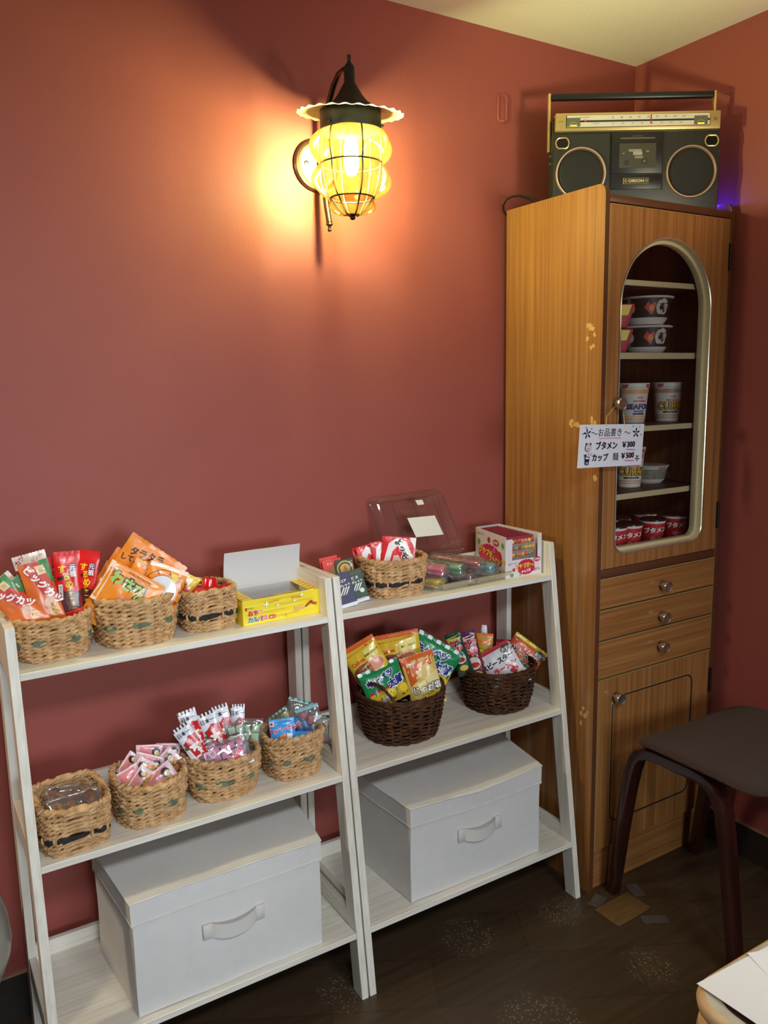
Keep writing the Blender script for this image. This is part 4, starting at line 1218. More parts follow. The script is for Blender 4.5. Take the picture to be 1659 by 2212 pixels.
# ------------------------------------------------------------------ snack packs
FILMC = clear('clear_wrapper', (.95, .95, .95), .12, .07, .10)
def basis(u, v, y, rot, tilt, yaw):
    P = at(u, v, y)
    d = Vector((CAM.x - P.x, CAM.y - P.y)).normalized()
    a = math.atan2(d.x, -d.y) + R(yaw)
    return P, Matrix.Translation(P) @ Matrix.Rotation(a, 4, 'Z') @ Matrix.Rotation(R(-tilt), 4, 'X') @ Matrix.Rotation(R(rot), 4, 'Y'), mpp(P)
def pack(name, label, cat, group, u, v, y, wpx, hpx, rot, base, items=(), T=.010, yaw=0, tilt=10, seal=None, sealb=None, stripes=None, see=False, seed=0, sf=.07, nose=1.0, inside=None):
    P, M4, s = basis(u, v, y, rot, tilt, yaw)
    w, h = wpx * s, hpx * s
    t_seed = seed + u * .13
    def prof(x, z):
        a = min(1, abs(2 * x / w)); zz = abs(z) / (h / 2 * (1 - 2 * sf)); b_ = min(1, zz)
        f = (1 - a ** 2.4) ** .62 * (1 - b_ ** 2.6) ** .55
        n_ = noise.noise((x * 60 + t_seed, z * 45, t_seed))
        c_ = noise.noise((x * 150 + t_seed, z * 30, t_seed + 5))
        return T * .5 * f * (1 + .22 * n_) + (.0007 * n_ + .0004 * c_) * (1 - a ** 6)
    bend = noise.noise((t_seed, 3.1, 0)) * .004
    def warp(x, z):
        return bend * (2 * z / h) ** 2 + .0012 * noise.noise((x * 35, z * 35, t_seed + 9)) * min(1, abs(2 * z / h)) ** 2
    m = MB()
    nx, nz = 20, 26
    base_m = FILMC if see else film(base)
    sh = max(1, round(nz * sf))
    for side in (1, -1):
        vs = []
        for j in range(nz + 1):
            for i in range(nx + 1):
                x, z = w * (i / nx - .5), h * (j / nz - .5)
                k = 1 - (1 - nose) * (j / nz if nose < 1 else 0)
                # pinch of the filled middle
                zq = z
                if j in (0, nz): zq += (.0011 if i % 2 else 0) * (1 if j == nz else -1)
                yy = warp(x, z) - side * (prof(x, z) + .0003)
                xq = x * k * (1 - .035 * (1 - (2 * z / h) ** 2))
                vs.append((xq, yy, zq))
        fs = {}
        for j in range(nz):
            for i in range(nx):
                mt = base_m
                if seal and j >= nz - sh:
                    mt = film(seal)
                    if stripes and i % stripes[1] < stripes[2]: mt = film(stripes[0])
                if sealb and j < sh: mt = film(sealb)
                q = (j * (nx + 1) + i, j * (nx + 1) + i + 1, (j + 1) * (nx + 1) + i + 1, (j + 1) * (nx + 1) + i)
                fs.setdefault(mt, []).append(q if side == 1 else q[::-1])
        o = len(m.v)
        m.v += vs
        for mt, ff in fs.items():
            k_ = m.mi(mt)
            for f in ff:
                m.f.append(tuple(a + o for a in f)); m.fm.append(k_)
    if items:
        def surf(x, z, l):
            k = 1 - (1 - nose) * (z / h + .5 if nose < 1 else 0)
            return Vector((x * k * (1 - .035 * (1 - (2 * z / h) ** 2)), warp(x, z) - prof(x, z) - .0003 - l, z))
        printed(m, items, w, h, surf, (12, 14), film if not see else ink)
    if inside:
        root = thing(name, label, cat, P, group)
        root.matrix_world = M4
        o = m.build('clear_wrapper' if see else 'wrapper', root, 70)
        inside(root, w, h)
        return root
    o = m.build(name, None, 70)
    o.matrix_world = M4
    return tag(o, label, cat, group)

# --- left shelf, top board, first basket
G = 'packs in the leftmost rope basket'
ORG = (226, 112, 46)
def katsu(tx, ty, rot, flip):
    return [('p', [(-.30, .5), (.5, .5), (.5, -.12), (.08, -.06), (-.22, .30)], (206, 56, 44)),
            ('p', [(.12, .5), (.5, .5), (.5, .10)], (56, 134, 64)), ('p', [(.02, .43), (.30, .43), (.34, .30), (.06, .30)], (232, 206, 160)), ('p', [(.08, .40), (.26, .40), (.29, .33), (.11, .33)], (216, 178, 130)),
            ('t', 'ビッグカツ', tx, ty, .135, (250, 236, 224), {'b': .05, 'rot': rot, 'oc': (196, 36, 48), 'ow': .12, 'sx': 1.05}),
            ('e', .16, -.12, .075, .075, (240, 190, 120)), ('e', .16, -.12, .066, .066, (192, 116, 34)), ('e', .22, -.26, .07, .07, (226, 178, 84)), ('t', 'すご', .22, -.26, .06, (150, 40, 30), {'b': .02, 'rot': -40}),
            ('p', [(-.46, -.16), (-.28, -.16), (-.10, -.5), (-.30, -.5)], (244, 226, 222)), ('t', 'スペシャルソース味', -.29, -.33, .042, (170, 40, 60), {'b': .03, 'rot': -72})]
pack('snack_pack', 'white sealed snack pack end standing at the very left behind the orange pack', 'snack', G, 40, 1298, -.115, 56, 128, -36, (236, 226, 216), [('t', 'カツ', .1, .42, .09, (190, 50, 70), {'rot': -30, 'b': .03}), ('t', 'カツ', -.3, .36, .07, (190, 50, 70), {'rot': -30, 'b': .03})], T=.006, tilt=6)
pack('snack_pack', 'green cornered orange snack pack leaning between the two front orange packs', 'snack', G, 58, 1300, -.138, 56, 112, -38, ORG, [('p', [(-.5, .5), (.5, .5), (.5, .1), (-.5, .36)], (56, 134, 64)), ('p', [(.0, .40), (.24, .40), (.24, .30), (.1, .3), (.1, .36), (0, .36)], (226, 236, 220))], T=.006, tilt=6)
pack('snack_pack', 'white topped snack pack behind the taller orange pack', 'snack', G, 82, 1266, -.120, 68, 146, -11, (238, 230, 218), [('t', 'カツ', -.30, .43, .085, (190, 50, 70), {'rot': 40, 'b': .03}), ('t', 'ビッグ', .22, .42, .06, (190, 50, 70), {'rot': 10, 'b': .03}), ('r', -.5, -.5, .5, .3, (170, 70, 50))], T=.006, tilt=6)
pack('snack_pack', 'tall orange snack pack with slanting white lettering in the leftmost basket', 'snack', G, 93, 1286, -.168, 62, 150, -12, ORG, katsu(.12, .14, -62, 0), T=.007, tilt=8, seed=2)
pack('snack_pack', 'orange snack pack leaning far to the left over the shelf side', 'snack', G, 38, 1310, -.176, 60, 140, -38, ORG, katsu(.08, .16, -58, 0), T=.008, tilt=8, seed=4)
RED = (226, 36, 34)
def squid(s=1):
    return [('r', -.5, -.5, .5, -.08, (92, 42, 40)), ('p', [(-.5, -.02), (-.3, .0), (-.1, -.05), (.1, -.02), (.3, -.06), (.5, -.03), (.5, -.12), (-.5, -.12)], (92, 42, 40)),
            ('v', 'するめ', -.08, .16, .115, (250, 206, 40), {'b': .035, 'dx': .12, 'pitch': .92}), ('v', 'ジャーキー', .12, -.14, .068, (250, 206, 40), {'b': .035, 'dx': .04}), ('p', [(.06, .33), (.32, .33), (.32, .14), (.06, .14)], RED), ('v', '元祖', .20, .24, .085, (250, 250, 250), {'oc': (30, 36, 70), 'ow': .10, 'b': .03}),
            ('r', -.38, -.14, -.22, .06, (242, 236, 230)), ('v', '国内製造', -.30, -.04, .042, (40, 36, 40), {'b': .0}), ('p', [(-.40, .12), (-.14, .13), (-.14, .17), (-.40, .16)], (70, 30, 40)), ('p', [(-.5, -.5), (-.3, -.34), (.5, -.26), (.5, -.5)], (206, 36, 36))]
pack('snack_pack', 'red snack pack standing behind, its edge left of the front red pack', 'snack', G, 122, 1272, -.120, 40, 140, -8, RED, squid(), T=.006, tilt=5)
pack('snack_pack', 'tall red snack pack with yellow upright lettering in the leftmost basket', 'snack', G, 148, 1270, -.166, 54, 158, 1, RED, squid(), T=.008, tilt=7, seed=1)
pack('snack_pack', 'red snack pack leaning right, second with yellow upright lettering', 'snack', G, 186, 1264, -.140, 44, 150, 9, RED, squid(), T=.007, tilt=6, yaw=-14, seed=3)

# --- second basket
G = 'orange pouches in the second rope basket'
OR2 = (238, 142, 34); BK = (28, 20, 16)
pack('snack_pouch', 'plain orange pouch edge behind the big orange pouch, at its left', 'snack', G, 256, 1266, -.105, 100, 140, 38, (228, 128, 34), (), T=.006, tilt=4)
pack('snack_pouch', 'largest orange pouch, its corner highest above the second basket', 'snack', G, 302, 1250, -.118, 140, 150, 39, OR2, [('t', 'タラタラ', -.12, .33, .135, BK, {'b': .03, 'rot': 12, 'sx': .95}), ('t', 'してんじゃ', -.20, .19, .10, BK, {'b': .03, 'rot': 12}), ('p', burst(.33, .02, .11, .11, 12, .6), (62, 34, 24))], T=.009, tilt=4, seed=2)
pack('snack_pouch', 'orange pouch in the middle, under the corner of the largest one', 'snack', G, 303, 1274, -.150, 80, 116, 32, OR2, [('p', [(.08, .14), (.26, .26), (.36, .10), (.20, .0)], (130, 50, 56)), ('e', .22, -.02, .10, .10, (226, 168, 130))], T=.008, tilt=6, seal=(236, 176, 110), seed=5)
pack('snack_pouch', 'orange pouch with pale zigzag seal behind the green lettered pouch', 'snack', G, 262, 1276, -.155, 118, 86, 34, OR2, (), T=.008, tilt=7, seed=6)
pack('snack_pouch', 'lowest left orange pouch with black lettering, half inside the basket', 'snack', G, 228, 1304, -.166, 76, 100, 34, OR2, [('t', 'タラ', .06, .12, .26, BK, {'b': .03, 'rot': 16}), ('t', 'し', .22, -.12, .22, BK, {'b': .03, 'rot': 16})], T=.009, tilt=9, seed=8)
WAS = [('p', [(-.5, .5), (-.42, .5), (-.40, -.5), (-.5, -.5)], (248, 214, 186)), ('t', 'わさび', -.06, .15, .32, (168, 200, 92), {'b': .055, 'oc': (18, 22, 20), 'ow': .15, 'rot': -6, 'sx': .92}), ('t', 'のり', .30, -.06, .28, (168, 200, 92), {'b': .055, 'oc': (18, 22, 20), 'ow': .15, 'rot': -8}), ('t', 'WASABINORI', .05, .40, .10, (120, 70, 20), {'b': .0, 'rot': -4}), ('p', flower(.06, -.30, .20, 9, .12), (214, 150, 130)), ('t', '太郎', .06, -.30, .18, (196, 50, 90), {'b': .04})]
pack('snack_pouch', 'orange pouch with green black edged lettering at the front of its basket', 'snack', G, 277, 1279, -.186, 128, 92, 34, OR2, WAS, T=.010, tilt=10, seed=3)
CIR = [('e', .0, .02, .40, .40, (120, 60, 24)), ('e', .0, .02, .385, .385, OR2), ('e', .0, .02, .295, .295, (120, 60, 24)), ('e', .0, .02, .285, .285, (226, 226, 230)), ('p', [(.05, .42), (.25, .38), (.35, .30), (.2, .22)], (236, 200, 60))]
for i, ch in enumerate('WASABINORI'):
    a = R(190 - 36 * i)
    CIR.append(('t', ch, .34 * 1.30 * math.cos(a) * 1.08, .02 + .345 * math.sin(a), .085, (150, 56, 16), {'b': .05, 'rot': math.degrees(a) - 90}))
pack('snack_pouch', 'orange pouch with a white circle, right of the green lettered pouch', 'snack', G, 348, 1277, -.180, 84, 112, 24, OR2, CIR, T=.010, tilt=9, seal=(248, 216, 190), seed=9)

# --- third basket: jelly cups and yellow packs
G = 'jelly cups in the square rope basket'
JEL = plain((206, 24, 30), .18, coat=.5)
def jelly(label, u, v, y, rx_, ry_, r=.0175):
    P = at(u, v, y)
    t = thing('jelly_cup', label, 'jelly cup', P, G, rot=(R(rx_), R(ry_), 0))
    m = MB(); m.lathe([(r * .98, -.002), (r, 0), (r * .93, .006), (r * .80, .019), (r * .74, .0215), (0, .022)], JEL, 36, cap=False); m.build('cup', t)
    m = MB(); m.lathe([(0, -.0022), (r * 1.16, -.002), (r * 1.18, -.001), (r * 1.0, .0)], plain((190, 20, 26), .25), 36, cap=False); m.build('lid', t)
jelly('red jelly cup tilted on top of the others in the square basket', 452, 1272, -.150, -6, 8)
jelly('red jelly cup lying at the front left of the square basket', 434, 1290, -.168, 60, -30)
jelly('red jelly cup lying sideways at the right of the square basket', 478, 1283, -.150, 40, 50)
jelly('red jelly cup under the tilted top one', 455, 1290, -.155, 10, -10)
pack('snack_pack', 'small yellow pack at the left of the jelly cups', 'snack', 'yellow packs beside the jelly cups', 403, 1264, -.135, 44, 46, 30, (226, 190, 50), [('p', [(-.3, .3), (.2, .4), (.1, .0)], (240, 234, 220)), ('e', .1, -.2, .18, .14, (216, 60, 40)), ('r', -.4, -.1, .0, .05, (150, 60, 40))], T=.010, tilt=20)
pack('snack_pack', 'small yellow pack with dark print behind the jelly cups', 'snack', 'yellow packs beside the jelly cups', 432, 1268, -.125, 40, 38, 4, (222, 178, 66), [('r', -.35, .16, .3, .30, (60, 40, 30)), ('p', [(-.4, .05), (.1, .1), (.0, -.06)], (170, 60, 50)), ('e', .22, .2, .1, .1, (240, 236, 220))], T=.010, tilt=18)
# --- yellow open box
YEL = (238, 214, 40)
yb = thing('snack_box', 'open yellow snack box with a blank white lid standing up', 'box', (-1.1795, -.150, Z1), rot=(0, 0, R(1)))
m = MB()
Yc = card(YEL); GRY = card((196, 194, 196))
X, Yb, Hh = .0865, .048, .0505
m.box(-X, X, -Yb, -Yb + .0012, 0, Hh, Yc); m.box(-X, X, Yb - .0012, Yb, 0, Hh, GRY); m.box(-X, -X + .0012, -Yb, Yb, 0, Hh, Yc); m.box(X - .0012, X, -Yb, Yb, 0, Hh, Yc)
m.box(-X + .0013, X - .0013, -Yb + .0013, Yb - .0013, .0005, .0015, GRY)
m.add([(-X + .0013, -Yb + .0014, .002), (X - .0013, -Yb + .0014, .002), (X - .0013, -Yb + .0014, Hh), (-X + .0013, -Yb + .0014, Hh)], [(0, 3, 2, 1)], GRY)
for sx in (-1, 1):    # side flaps folded in, printed orange stripes
    xa, xb = sorted((sx * X, sx * (X - .024)))
    m.box(xa, xb, -Yb + .0005, Yb - .0005, Hh - .0012, Hh, Yc)
    for i in range(5):
        y0 = -Yb + .012 + i * .016
        m.add([(xa + .003, y0, Hh + .0002), (xb - .004, y0 + .006, Hh + .0002), (xb - .004, y0 + .011, Hh + .0002), (xa + .003, y0 + .005, Hh + .0002)], [(0, 1, 2, 3)], card((230, 140, 40)))
it = []
for i in range(9):
    y0 = -.46 + i * .115
    x0 = -.47 + (i % 3) * .18
    it.append(('p', [(x0, y0), (x0 + .5, y0 + .03), (x0 + .5, y0 + .075), (x0 + .22, y0 + .05), (x0, y0 + .045)], (228, 190, 44) if i % 2 else (246, 232, 90)))
it += [('t', 'ヤガイ', -.40, .17, .09, (120, 110, 30), {'b': .01}), ('p', [(-.475, .22), (-.455, .20), (-.44, .22), (-.45, .08), (-.462, .08)], (206, 30, 50))]
for s, x, c in (('お', -.405, (206, 36, 44)), ('や', -.345, (206, 36, 44)), ('つ', -.285, (232, 160, 44))):
    it.append(('t', s, x, -.02, .235, c, {'b': .05, 'oc': (250, 246, 230), 'ow': .10}))
for s, x, c in (('カ', -.415, (40, 130, 110)), ('ル', -.355, (50, 130, 190)), ('パ', -.295, (170, 70, 150)), ('ス', -.235, (226, 90, 140))):
    it.append(('t', s, x, -.28, .235, c, {'b': .05, 'oc': (250, 246, 230), 'ow': .10}))
it += [('p', [(x - .145, y * .8 - .285) for x, y in rrect(-.042, -.085, .042, .085, .03)], (220, 60, 56)), ('t', '40個入', -.145, -.285, .085, (250, 240, 230), {'b': .03}),
       ('t', 'ひとりでも！', -.12, .315, .085, (206, 96, 40), {'b': .02, 'rot': 7}), ('t', 'みんなでも！', .165, .335, .085, (206, 70, 40), {'b': .02, 'rot': -3}),
       ('p', [(x, y) for x, y in [(.26, -.12), (.285, -.14), (.375, .08), (.345, .11)]], (176, 48, 40)), ('p', [(.33, .0), (.40, -.10), (.425, -.06), (.35, .06)], (156, 40, 36)), ('e', .405, -.05, .065, .065, (206, 90, 70)),
       ('t', 'おいしくて', .185, -.06, .075, (232, 130, 60), {'b': .03, 'rot': 8, 'oc': (250, 236, 190), 'ow': .09}), ('t', 'やめられない', .19, -.16, .085, (232, 120, 60), {'b': .03, 'rot': 8, 'oc': (250, 236, 190), 'ow': .09}),
       ('e', .02, -.30, .022, .022, (220, 90, 40)), ('t', 'ヤガイ', .02, -.37, .05, (170, 110, 30), {'b': 0})]
for x, y, q in ((-.22, .25, .011), (-.08, .14, .008), (.13, .21, .007), (.22, .40, .009)):
    it.append(('pm', star4(x * 2 * X, y * Hh, q * .75), (252, 250, 236)))
printed(m, it, 2 * X, Hh, lambda x, y, l: Vector((x, -Yb - l, Hh / 2 + y)), None, card, step=.00012)
m.build('carton', yb, 30)
m = MB()
lh = .074
m.grid(lambda u, v: Vector((-X + .001 + (2 * X - .002) * u + .010 * v, Yb - .001 + .026 * v - .012 * v * v, Hh + lh * v)), 14, 8, GRY)
m.grid(lambda u, v: Vector((-X + .001 + (2 * X - .002) * (1 - u) + .010 * v, Yb - .0002 + .026 * v - .012 * v * v, Hh + lh * v)), 14, 8, Yc)
m.grid(lambda u, v: Vector((-X + .011 + (2 * X - .002) * u, Yb + .013 + .004 * v, Hh + lh - .006 * v * abs(u - .4))), 14, 3, card((200, 170, 120)))
m.build('open_lid', yb, 40)
SAU = film((128, 34, 36))
for label, x, y, z, rot, col in (('dark red sausage stick lying on top inside the yellow box', -.022, -.022, .038, 2, (128, 34, 36)), ('yellow wrapped stick lying inside the yellow box', .030, .004, .034, 8, (186, 160, 60)), ('dark red sausage stick low in the yellow box, mostly hidden', -.03, .010, .024, -10, (120, 36, 36)), ('yellow wrapped stick low in the left of the box', -.060, .004, .026, 40, (176, 150, 60))):
    m = MB()
    m.tube([(-.036, 0, 0), (-.029, 0, 0), (-.025, 0, 0), (.025, 0, 0), (.029, 0, 0), (.036, 0, 0)], [.006, .0045, .0062, .0062, .0045, .006], film(col), 14)
    printed(m, [('t', 'カルパス', 0, 0, .5, (236, 210, 90), {'b': .03})], .05, .010, lambda a, b_, l: Vector((a, -.0064 * math.cos(b_ * 60) - l, .0064 * math.sin(b_ * 100))), (6, 3))
    o = m.build('sausage_stick', None, 50)
    o.matrix_world = Matrix.Translation((-1.1795 + x, -.150 + y, Z1 + z)) @ Matrix.Rotation(R(rot), 4, 'Z')
    tag(o, label, 'snack', 'sticks in the yellow box')

# --- left shelf, middle board: clear bags of brown sweets
G = 'clear bags in the square basket'
def lumps(cols, n, seed, size=(.006, .012)):
    def fn(root, w, h):
        rg = random.Random(seed)
        for i in range(n):
            b = bmesh.new()
            bmesh.ops.create_icosphere(b, subdivisions=2, radius=1)
            sx, sy, sz = rg.uniform(*size), rg.uniform(.003, .005), rg.uniform(*size)
            ph = rg.uniform(0, 6)
            for v in b.verts:
                k = 1 + .25 * noise.noise(v.co * 1.8 + Vector((ph, 0, i)))
                v.co = Vector((v.co.x * sx * k, v.co.y * sy * k, v.co.z * sz * k))
            m = MB(); m.bm(b, plain(cols[i % len(cols)], .45))
            o = m.build('sweet', root, 80)
            o.location = (rg.uniform(-.36, .36) * w, rg.uniform(-.001, .001), rg.uniform(-.36, .32) * h)
            o.rotation_euler = (0, rg.uniform(0, 3), 0)
    return fn
BR = [(120, 74, 50), (150, 98, 62), (104, 62, 44), (170, 120, 76)]
pack('sweet_bag', 'clear bag of brown sweets at the back of the square basket', 'sweets', G, 160, 1720, -.185, 118, 60, 3, (0, 0, 0), (), T=.016, tilt=55, see=True, seed=1, inside=lumps(BR, 14, 1))
pack('sweet_bag', 'clear bag of brown sweets at the front of the square basket', 'sweets', G, 162, 1744, -.222, 112, 62, -6, (0, 0, 0), (), T=.018, tilt=50, see=True, seed=2, inside=lumps(BR, 14, 2))
# pink packs
G = 'small pink packs in the oval basket'
PKB = (226, 138, 140); LAV = (226, 204, 214)
def pinkp(k):
    return [('p', [(-.5, -.5), (.5, -.5), (.5, -.14), (-.5, -.02)], (222, 150, 74)), ('p', [(-.5, .5), (-.36, .5), (-.40, -.5), (-.5, -.5)], LAV), ('p', [(.5, .5), (.34, .5), (.42, -.5), (.5, -.5)], LAV),
            ('p', [(-.5, .5), (.5, .5), (.5, .40), (-.5, .42)], LAV), ('t', 'にゃ', -.14, -.24, .30, (40, 26, 18), {'b': .05, 'rot': 4, 'oc': (214, 180, 90), 'ow': .12}), ('t', 'っと', .14, -.18, .24, (40, 26, 18), {'b': .05, 'oc': (214, 180, 90), 'ow': .12}),
            ('e', .26, .16, .20, .20, (44, 32, 32)), ('e', .29, .09, .13, .13, (226, 208, 150)), ('r', .235, .09, .275, .115, (44, 32, 32)), ('r', .31, .09, .35, .115, (44, 32, 32)), ('e', .38, -.10, .08, .07, (226, 160, 150))][: 12 if k else 4]
for lb, u, v, y, w, h, r, ti, k in (
    ('small pink pack at the back left of the oval basket, standing', 284, 1654, -.165, 52, 40, -52, 14, 1),
    ('small pink pack at the back middle of the oval basket', 322, 1630, -.160, 56, 42, 6, 12, 1),
    ('small pink pack highest at the back right of the oval basket', 362, 1628, -.160, 52, 44, 8, 12, 1),
    ('small pink pack low at the left rim of the oval basket', 281, 1682, -.195, 52, 44, -24, 24, 0),
    ('small pink pack with brown lettering left of the middle', 320, 1652, -.178, 62, 44, 22, 16, 1),
    ('small pink pack slanting up in the middle of the oval basket', 306, 1672, -.195, 66, 42, -58, 20, 1),
    ('small pink pack slanting up right of the middle', 358, 1656, -.186, 72, 48, -44, 18, 1),
    ('small pink pack at the right rim of the oval basket', 383, 1672, -.180, 48, 46, 8, 18, 1),
    ('small pale pink pack lying steeply at the front left', 302, 1690, -.214, 66, 36, -52, 26, 1),
    ('small pink pack at the front of the oval basket with brown lettering', 346, 1688, -.218, 78, 50, -33, 26, 1)):
    pack('snack_pack', lb, 'snack', G, u, v, y, w, h, r, PKB, pinkp(k), T=.008, tilt=ti, seed=u)
# white packs and clear bags
G = 'white striped packs in the oval basket'
def nip():
    it = [('p', [(-.40, .06), (-.2, .10), (.1, .20), (.4, .16), (.5, .18), (.5, -.5), (-.12, -.5), (-.30, -.2)], (196, 32, 38)), ('t', '日本一', -.02, .30, .125, (36, 34, 40), {'b': .02}),
          ('pm', [(x * .030 + .003, y * .030 - .009) for x, y in flower(0, 0, .36, 5, .25)], (246, 240, 236)), ('p', flower(.06, .03, .12, 5, .2), (232, 160, 170)), ('p', flower(.22, -.28, .13, 5, .2), (246, 236, 232)),
          ('p', [(-.44, -.02), (-.26, -.06), (-.30, -.12), (-.46, -.10)], (60, 110, 62)), ('p', [(-.40, .08), (-.32, -.04), (-.26, .02)], (60, 110, 62)), ('p', [(-.34, -.12), (-.24, -.12), (-.18, -.5), (-.30, -.5)], (240, 238, 236)), ('t', '大福', .36, -.12, .08, (246, 190, 160), {'b': .03})]
    return it
for lb, u, v, y, w, h, r, ya in (
    ('white striped pack at the back right, mostly behind the green cubes', 514, 1566, -.165, 30, 88, 2, 0),
    ('white striped pack third from the left, behind the middle one', 484, 1566, -.170, 38, 88, -14, 0),
    ('white striped pack at the back left, standing upright', 414, 1574, -.176, 40, 84, -13, 8),
    ('white striped pack in the middle with black lettering', 459, 1580, -.186, 42, 88, -19, 0),
    ('white striped pack leaning out at the left rim', 412, 1604, -.200, 40, 86, -30, 0)):
    pack('snack_pack', lb, 'snack', G, u, v, y, w, h, r, (228, 228, 236), nip(), T=.009, tilt=10, yaw=ya, seal=(238, 226, 222), stripes=((70, 44, 50), 4, 2), seed=u)
def cubes(col, nx, nz, seed, s=.0068, more=None):
    def fn(root, w, h):
        rg = random.Random(seed)
        for i in range(nx):
            for j in range(nz):
                m = MB(); m.box(-s, s, -s * .5, s * .5, -s, s, plain(col, .6), .0012, 2)
                o = m.build('cube_sweet', root)
                o.location = (((i + .5) / nx - .5) * w * .82 + rg.uniform(-.001, .001), rg.uniform(-.001, .001), ((j + .5) / nz - .5) * h * .76 + rg.uniform(-.001, .001))
                o.rotation_euler = (0, rg.uniform(-.12, .12), 0)
    return fn
G = 'clear bags of cube sweets in the oval basket'
LBL = lambda s, c: [('p', rrect(-.30, -.12, .30, .20, .1), (240, 226, 232)), ('t', s, 0, .04, .20, c, {'b': .04})]
pack('sweet_bag', 'clear bag of green cube sweets standing at the right rim', 'sweets', G, 540, 1600, -.178, 52, 96, 6, (0, 0, 0), [], T=.016, tilt=8, see=True, seed=31, inside=cubes((176, 214, 168), 2, 4, 3, .0072))
pack('sweet_bag', 'clear bag of pale green cube sweets with a small pink label', 'sweets', G, 512, 1596, -.192, 44, 80, -6, (0, 0, 0), [('p', [(x, y + .05) for x, y in rrect(-.34, -.07, .34, .07, .06)], (240, 214, 216)), ('t', 'もち', 0, .05, .09, (206, 96, 110), {'b': .03})], T=.014, tilt=10, see=True, seed=32, inside=cubes((196, 216, 190), 2, 3, 4))
pack('sweet_bag', 'clear bag of lilac sweets with a pink label at the front left', 'sweets', G, 447, 1634, -.208, 62, 56, -20, (0, 0, 0), [('p', [(x, y - .02) for x, y in rrect(-.10, -.16, .34, .16, .08)], (236, 206, 224)), ('t', 'もち', .12, -.02, .2, (206, 84, 124), {'b': .04})], T=.012, tilt=22, see=True, seed=33, inside=cubes((206, 150, 186), 3, 2, 5))
pack('sweet_bag', 'clear bag of pink cube sweets with red fruit lettering at the front', 'sweets', G, 488, 1632, -.222, 108, 66, -14, (0, 0, 0), [('t', 'さくらんぼ', .08, -.14, .20, (206, 40, 84), {'b': .05, 'rot': 28, 'oc': (248, 232, 238), 'ow': .12}), ('e', .22, -.18, .105, .105, (206, 24, 40)), ('e', .23, -.36, .105, .105, (206, 24, 40))], T=.016, tilt=22, see=True, seed=34, inside=cubes((226, 130, 172), 5, 3, 6, .0062))
# blue packs and clear bags
G = 'bags in the right oval basket'
BLU = (64, 150, 220)
def blu(n):
    return [('t', 'クッピーラムネ', .10, .16, .185, (206, 40, 60), {'b': .05, 'rot': 8, 'oc': (246, 236, 240), 'ow': .11, 'sx': .9}), ('p', [(x * .16 - .40, y * .16 + .36) for x, y in rrect(-.5, -.5, .5, .5, .1)], (230, 224, 230)), ('e', -.40, .36, .05, .05, (206, 50, 60)),
            ('p', [(-.46, -.30), (-.30, -.06), (-.22, -.22), (-.1, -.02), (.1, -.10), (.3, -.16), (.46, -.12), (.46, -.26), (-.2, -.40)], (60, 150, 140)), ('p', [(-.14, -.06), (.12, .02), (.16, -.34), (-.12, -.36)], (226, 130, 76)), ('p', [(.16, .02), (.38, -.04), (.34, -.30), (.16, -.28)], (236, 232, 236)), ('p', [(-.5, -.5), (.5, -.5), (.5, -.36), (-.5, -.30)], (226, 222, 60))]
pack('snack_pack', 'blue pack edge behind the two front blue packs', 'snack', G, 645, 1576, -.186, 48, 50, -28, (46, 120, 206), [('p', [(-.3, .1), (.2, .2), (.2, .0)], (120, 40, 60))], T=.008, tilt=10, seed=2)
pack('snack_pack', 'upper blue pack with red lettering at the left of its basket', 'snack', G, 611, 1584, -.214, 56, 62, -4, BLU, blu(0), T=.010, tilt=14, seed=3)
pack('snack_pack', 'lower blue pack with red lettering at the front rim', 'snack', G, 644, 1606, -.226, 62, 48, 1, BLU, blu(1), T=.010, tilt=16, seed=4)
GRS = [(150, 140, 128), (196, 186, 160), (120, 112, 104), (214, 206, 196)]
def sealed(u, v, y, w, h, r, seal, lb, cols, sd, n):
    pack('sweet_bag', lb, 'sweets', G, u, v, y, w, h, r, (0, 0, 0), [], T=.016, tilt=8, see=True, seed=sd, seal=seal, stripes=((150, 186, 178), 4, 2), inside=lumps(cols, n, sd, (.005, .010)))
sealed(644, 1548, -.172, 62, 74, 18, (60, 116, 104), 'clear bag with dark green striped seal at the back of its basket', [(214, 206, 170), (140, 130, 116), (190, 196, 110), (120, 112, 104)], 41, 10)
sealed(616, 1562, -.178, 46, 60, -34, (70, 128, 112), 'clear bag with yellowish sweets behind the upper blue pack', [(200, 206, 100), (206, 196, 150)], 42, 7)
sealed(674, 1566, -.196, 52, 84, -16, (120, 186, 206), 'clear bag with light blue seal holding grey, white and pink sweets', [(120, 112, 104), (226, 226, 230), (196, 96, 110), (110, 104, 98)], 43, 12)
sealed(696, 1578, -.176, 32, 66, 4, (70, 128, 118), 'narrow clear bag with white sweets at the right rim', [(226, 222, 224), (196, 110, 116)], 44, 6)

# --- right shelf, top board: small upright boxes
G = 'small candy stick boxes at the left end'
def cig(label, u, v, y, wpx, hpx, rot, tilt, col, items, yaw=0, d=.016):
    P, M4, s = basis(u, v, y, rot, tilt, yaw)
    w, h = wpx * s, hpx * s
    m = MB()
    m.box(-w / 2, w / 2, 0, d, -h / 2 + .0075, h / 2, card(col), .0006, 1)
    m.box(-w / 2 + .0004, w / 2 - .0004, .0005, d - .0005, -h / 2, -h / 2 + .0075, card((226, 226, 232)), .0005, 1)
    printed(m, items, w, h, lambda x, z, l: Vector((x, -l, z)), None, card)
    o = m.build('candy_box', None, 30); o.matrix_world = M4
    return tag(o, label, 'box', G)
CIGS = lambda c: [('p', [(x0, -.16), (x0 + .09, -.14), (x0 + .36, .06), (x0 + .27, .06)], c) for x0 in (-.30, -.16, -.02)]
GRN = (34, 62, 44); NAV = (44, 38, 84); RDB = (220, 60, 46)
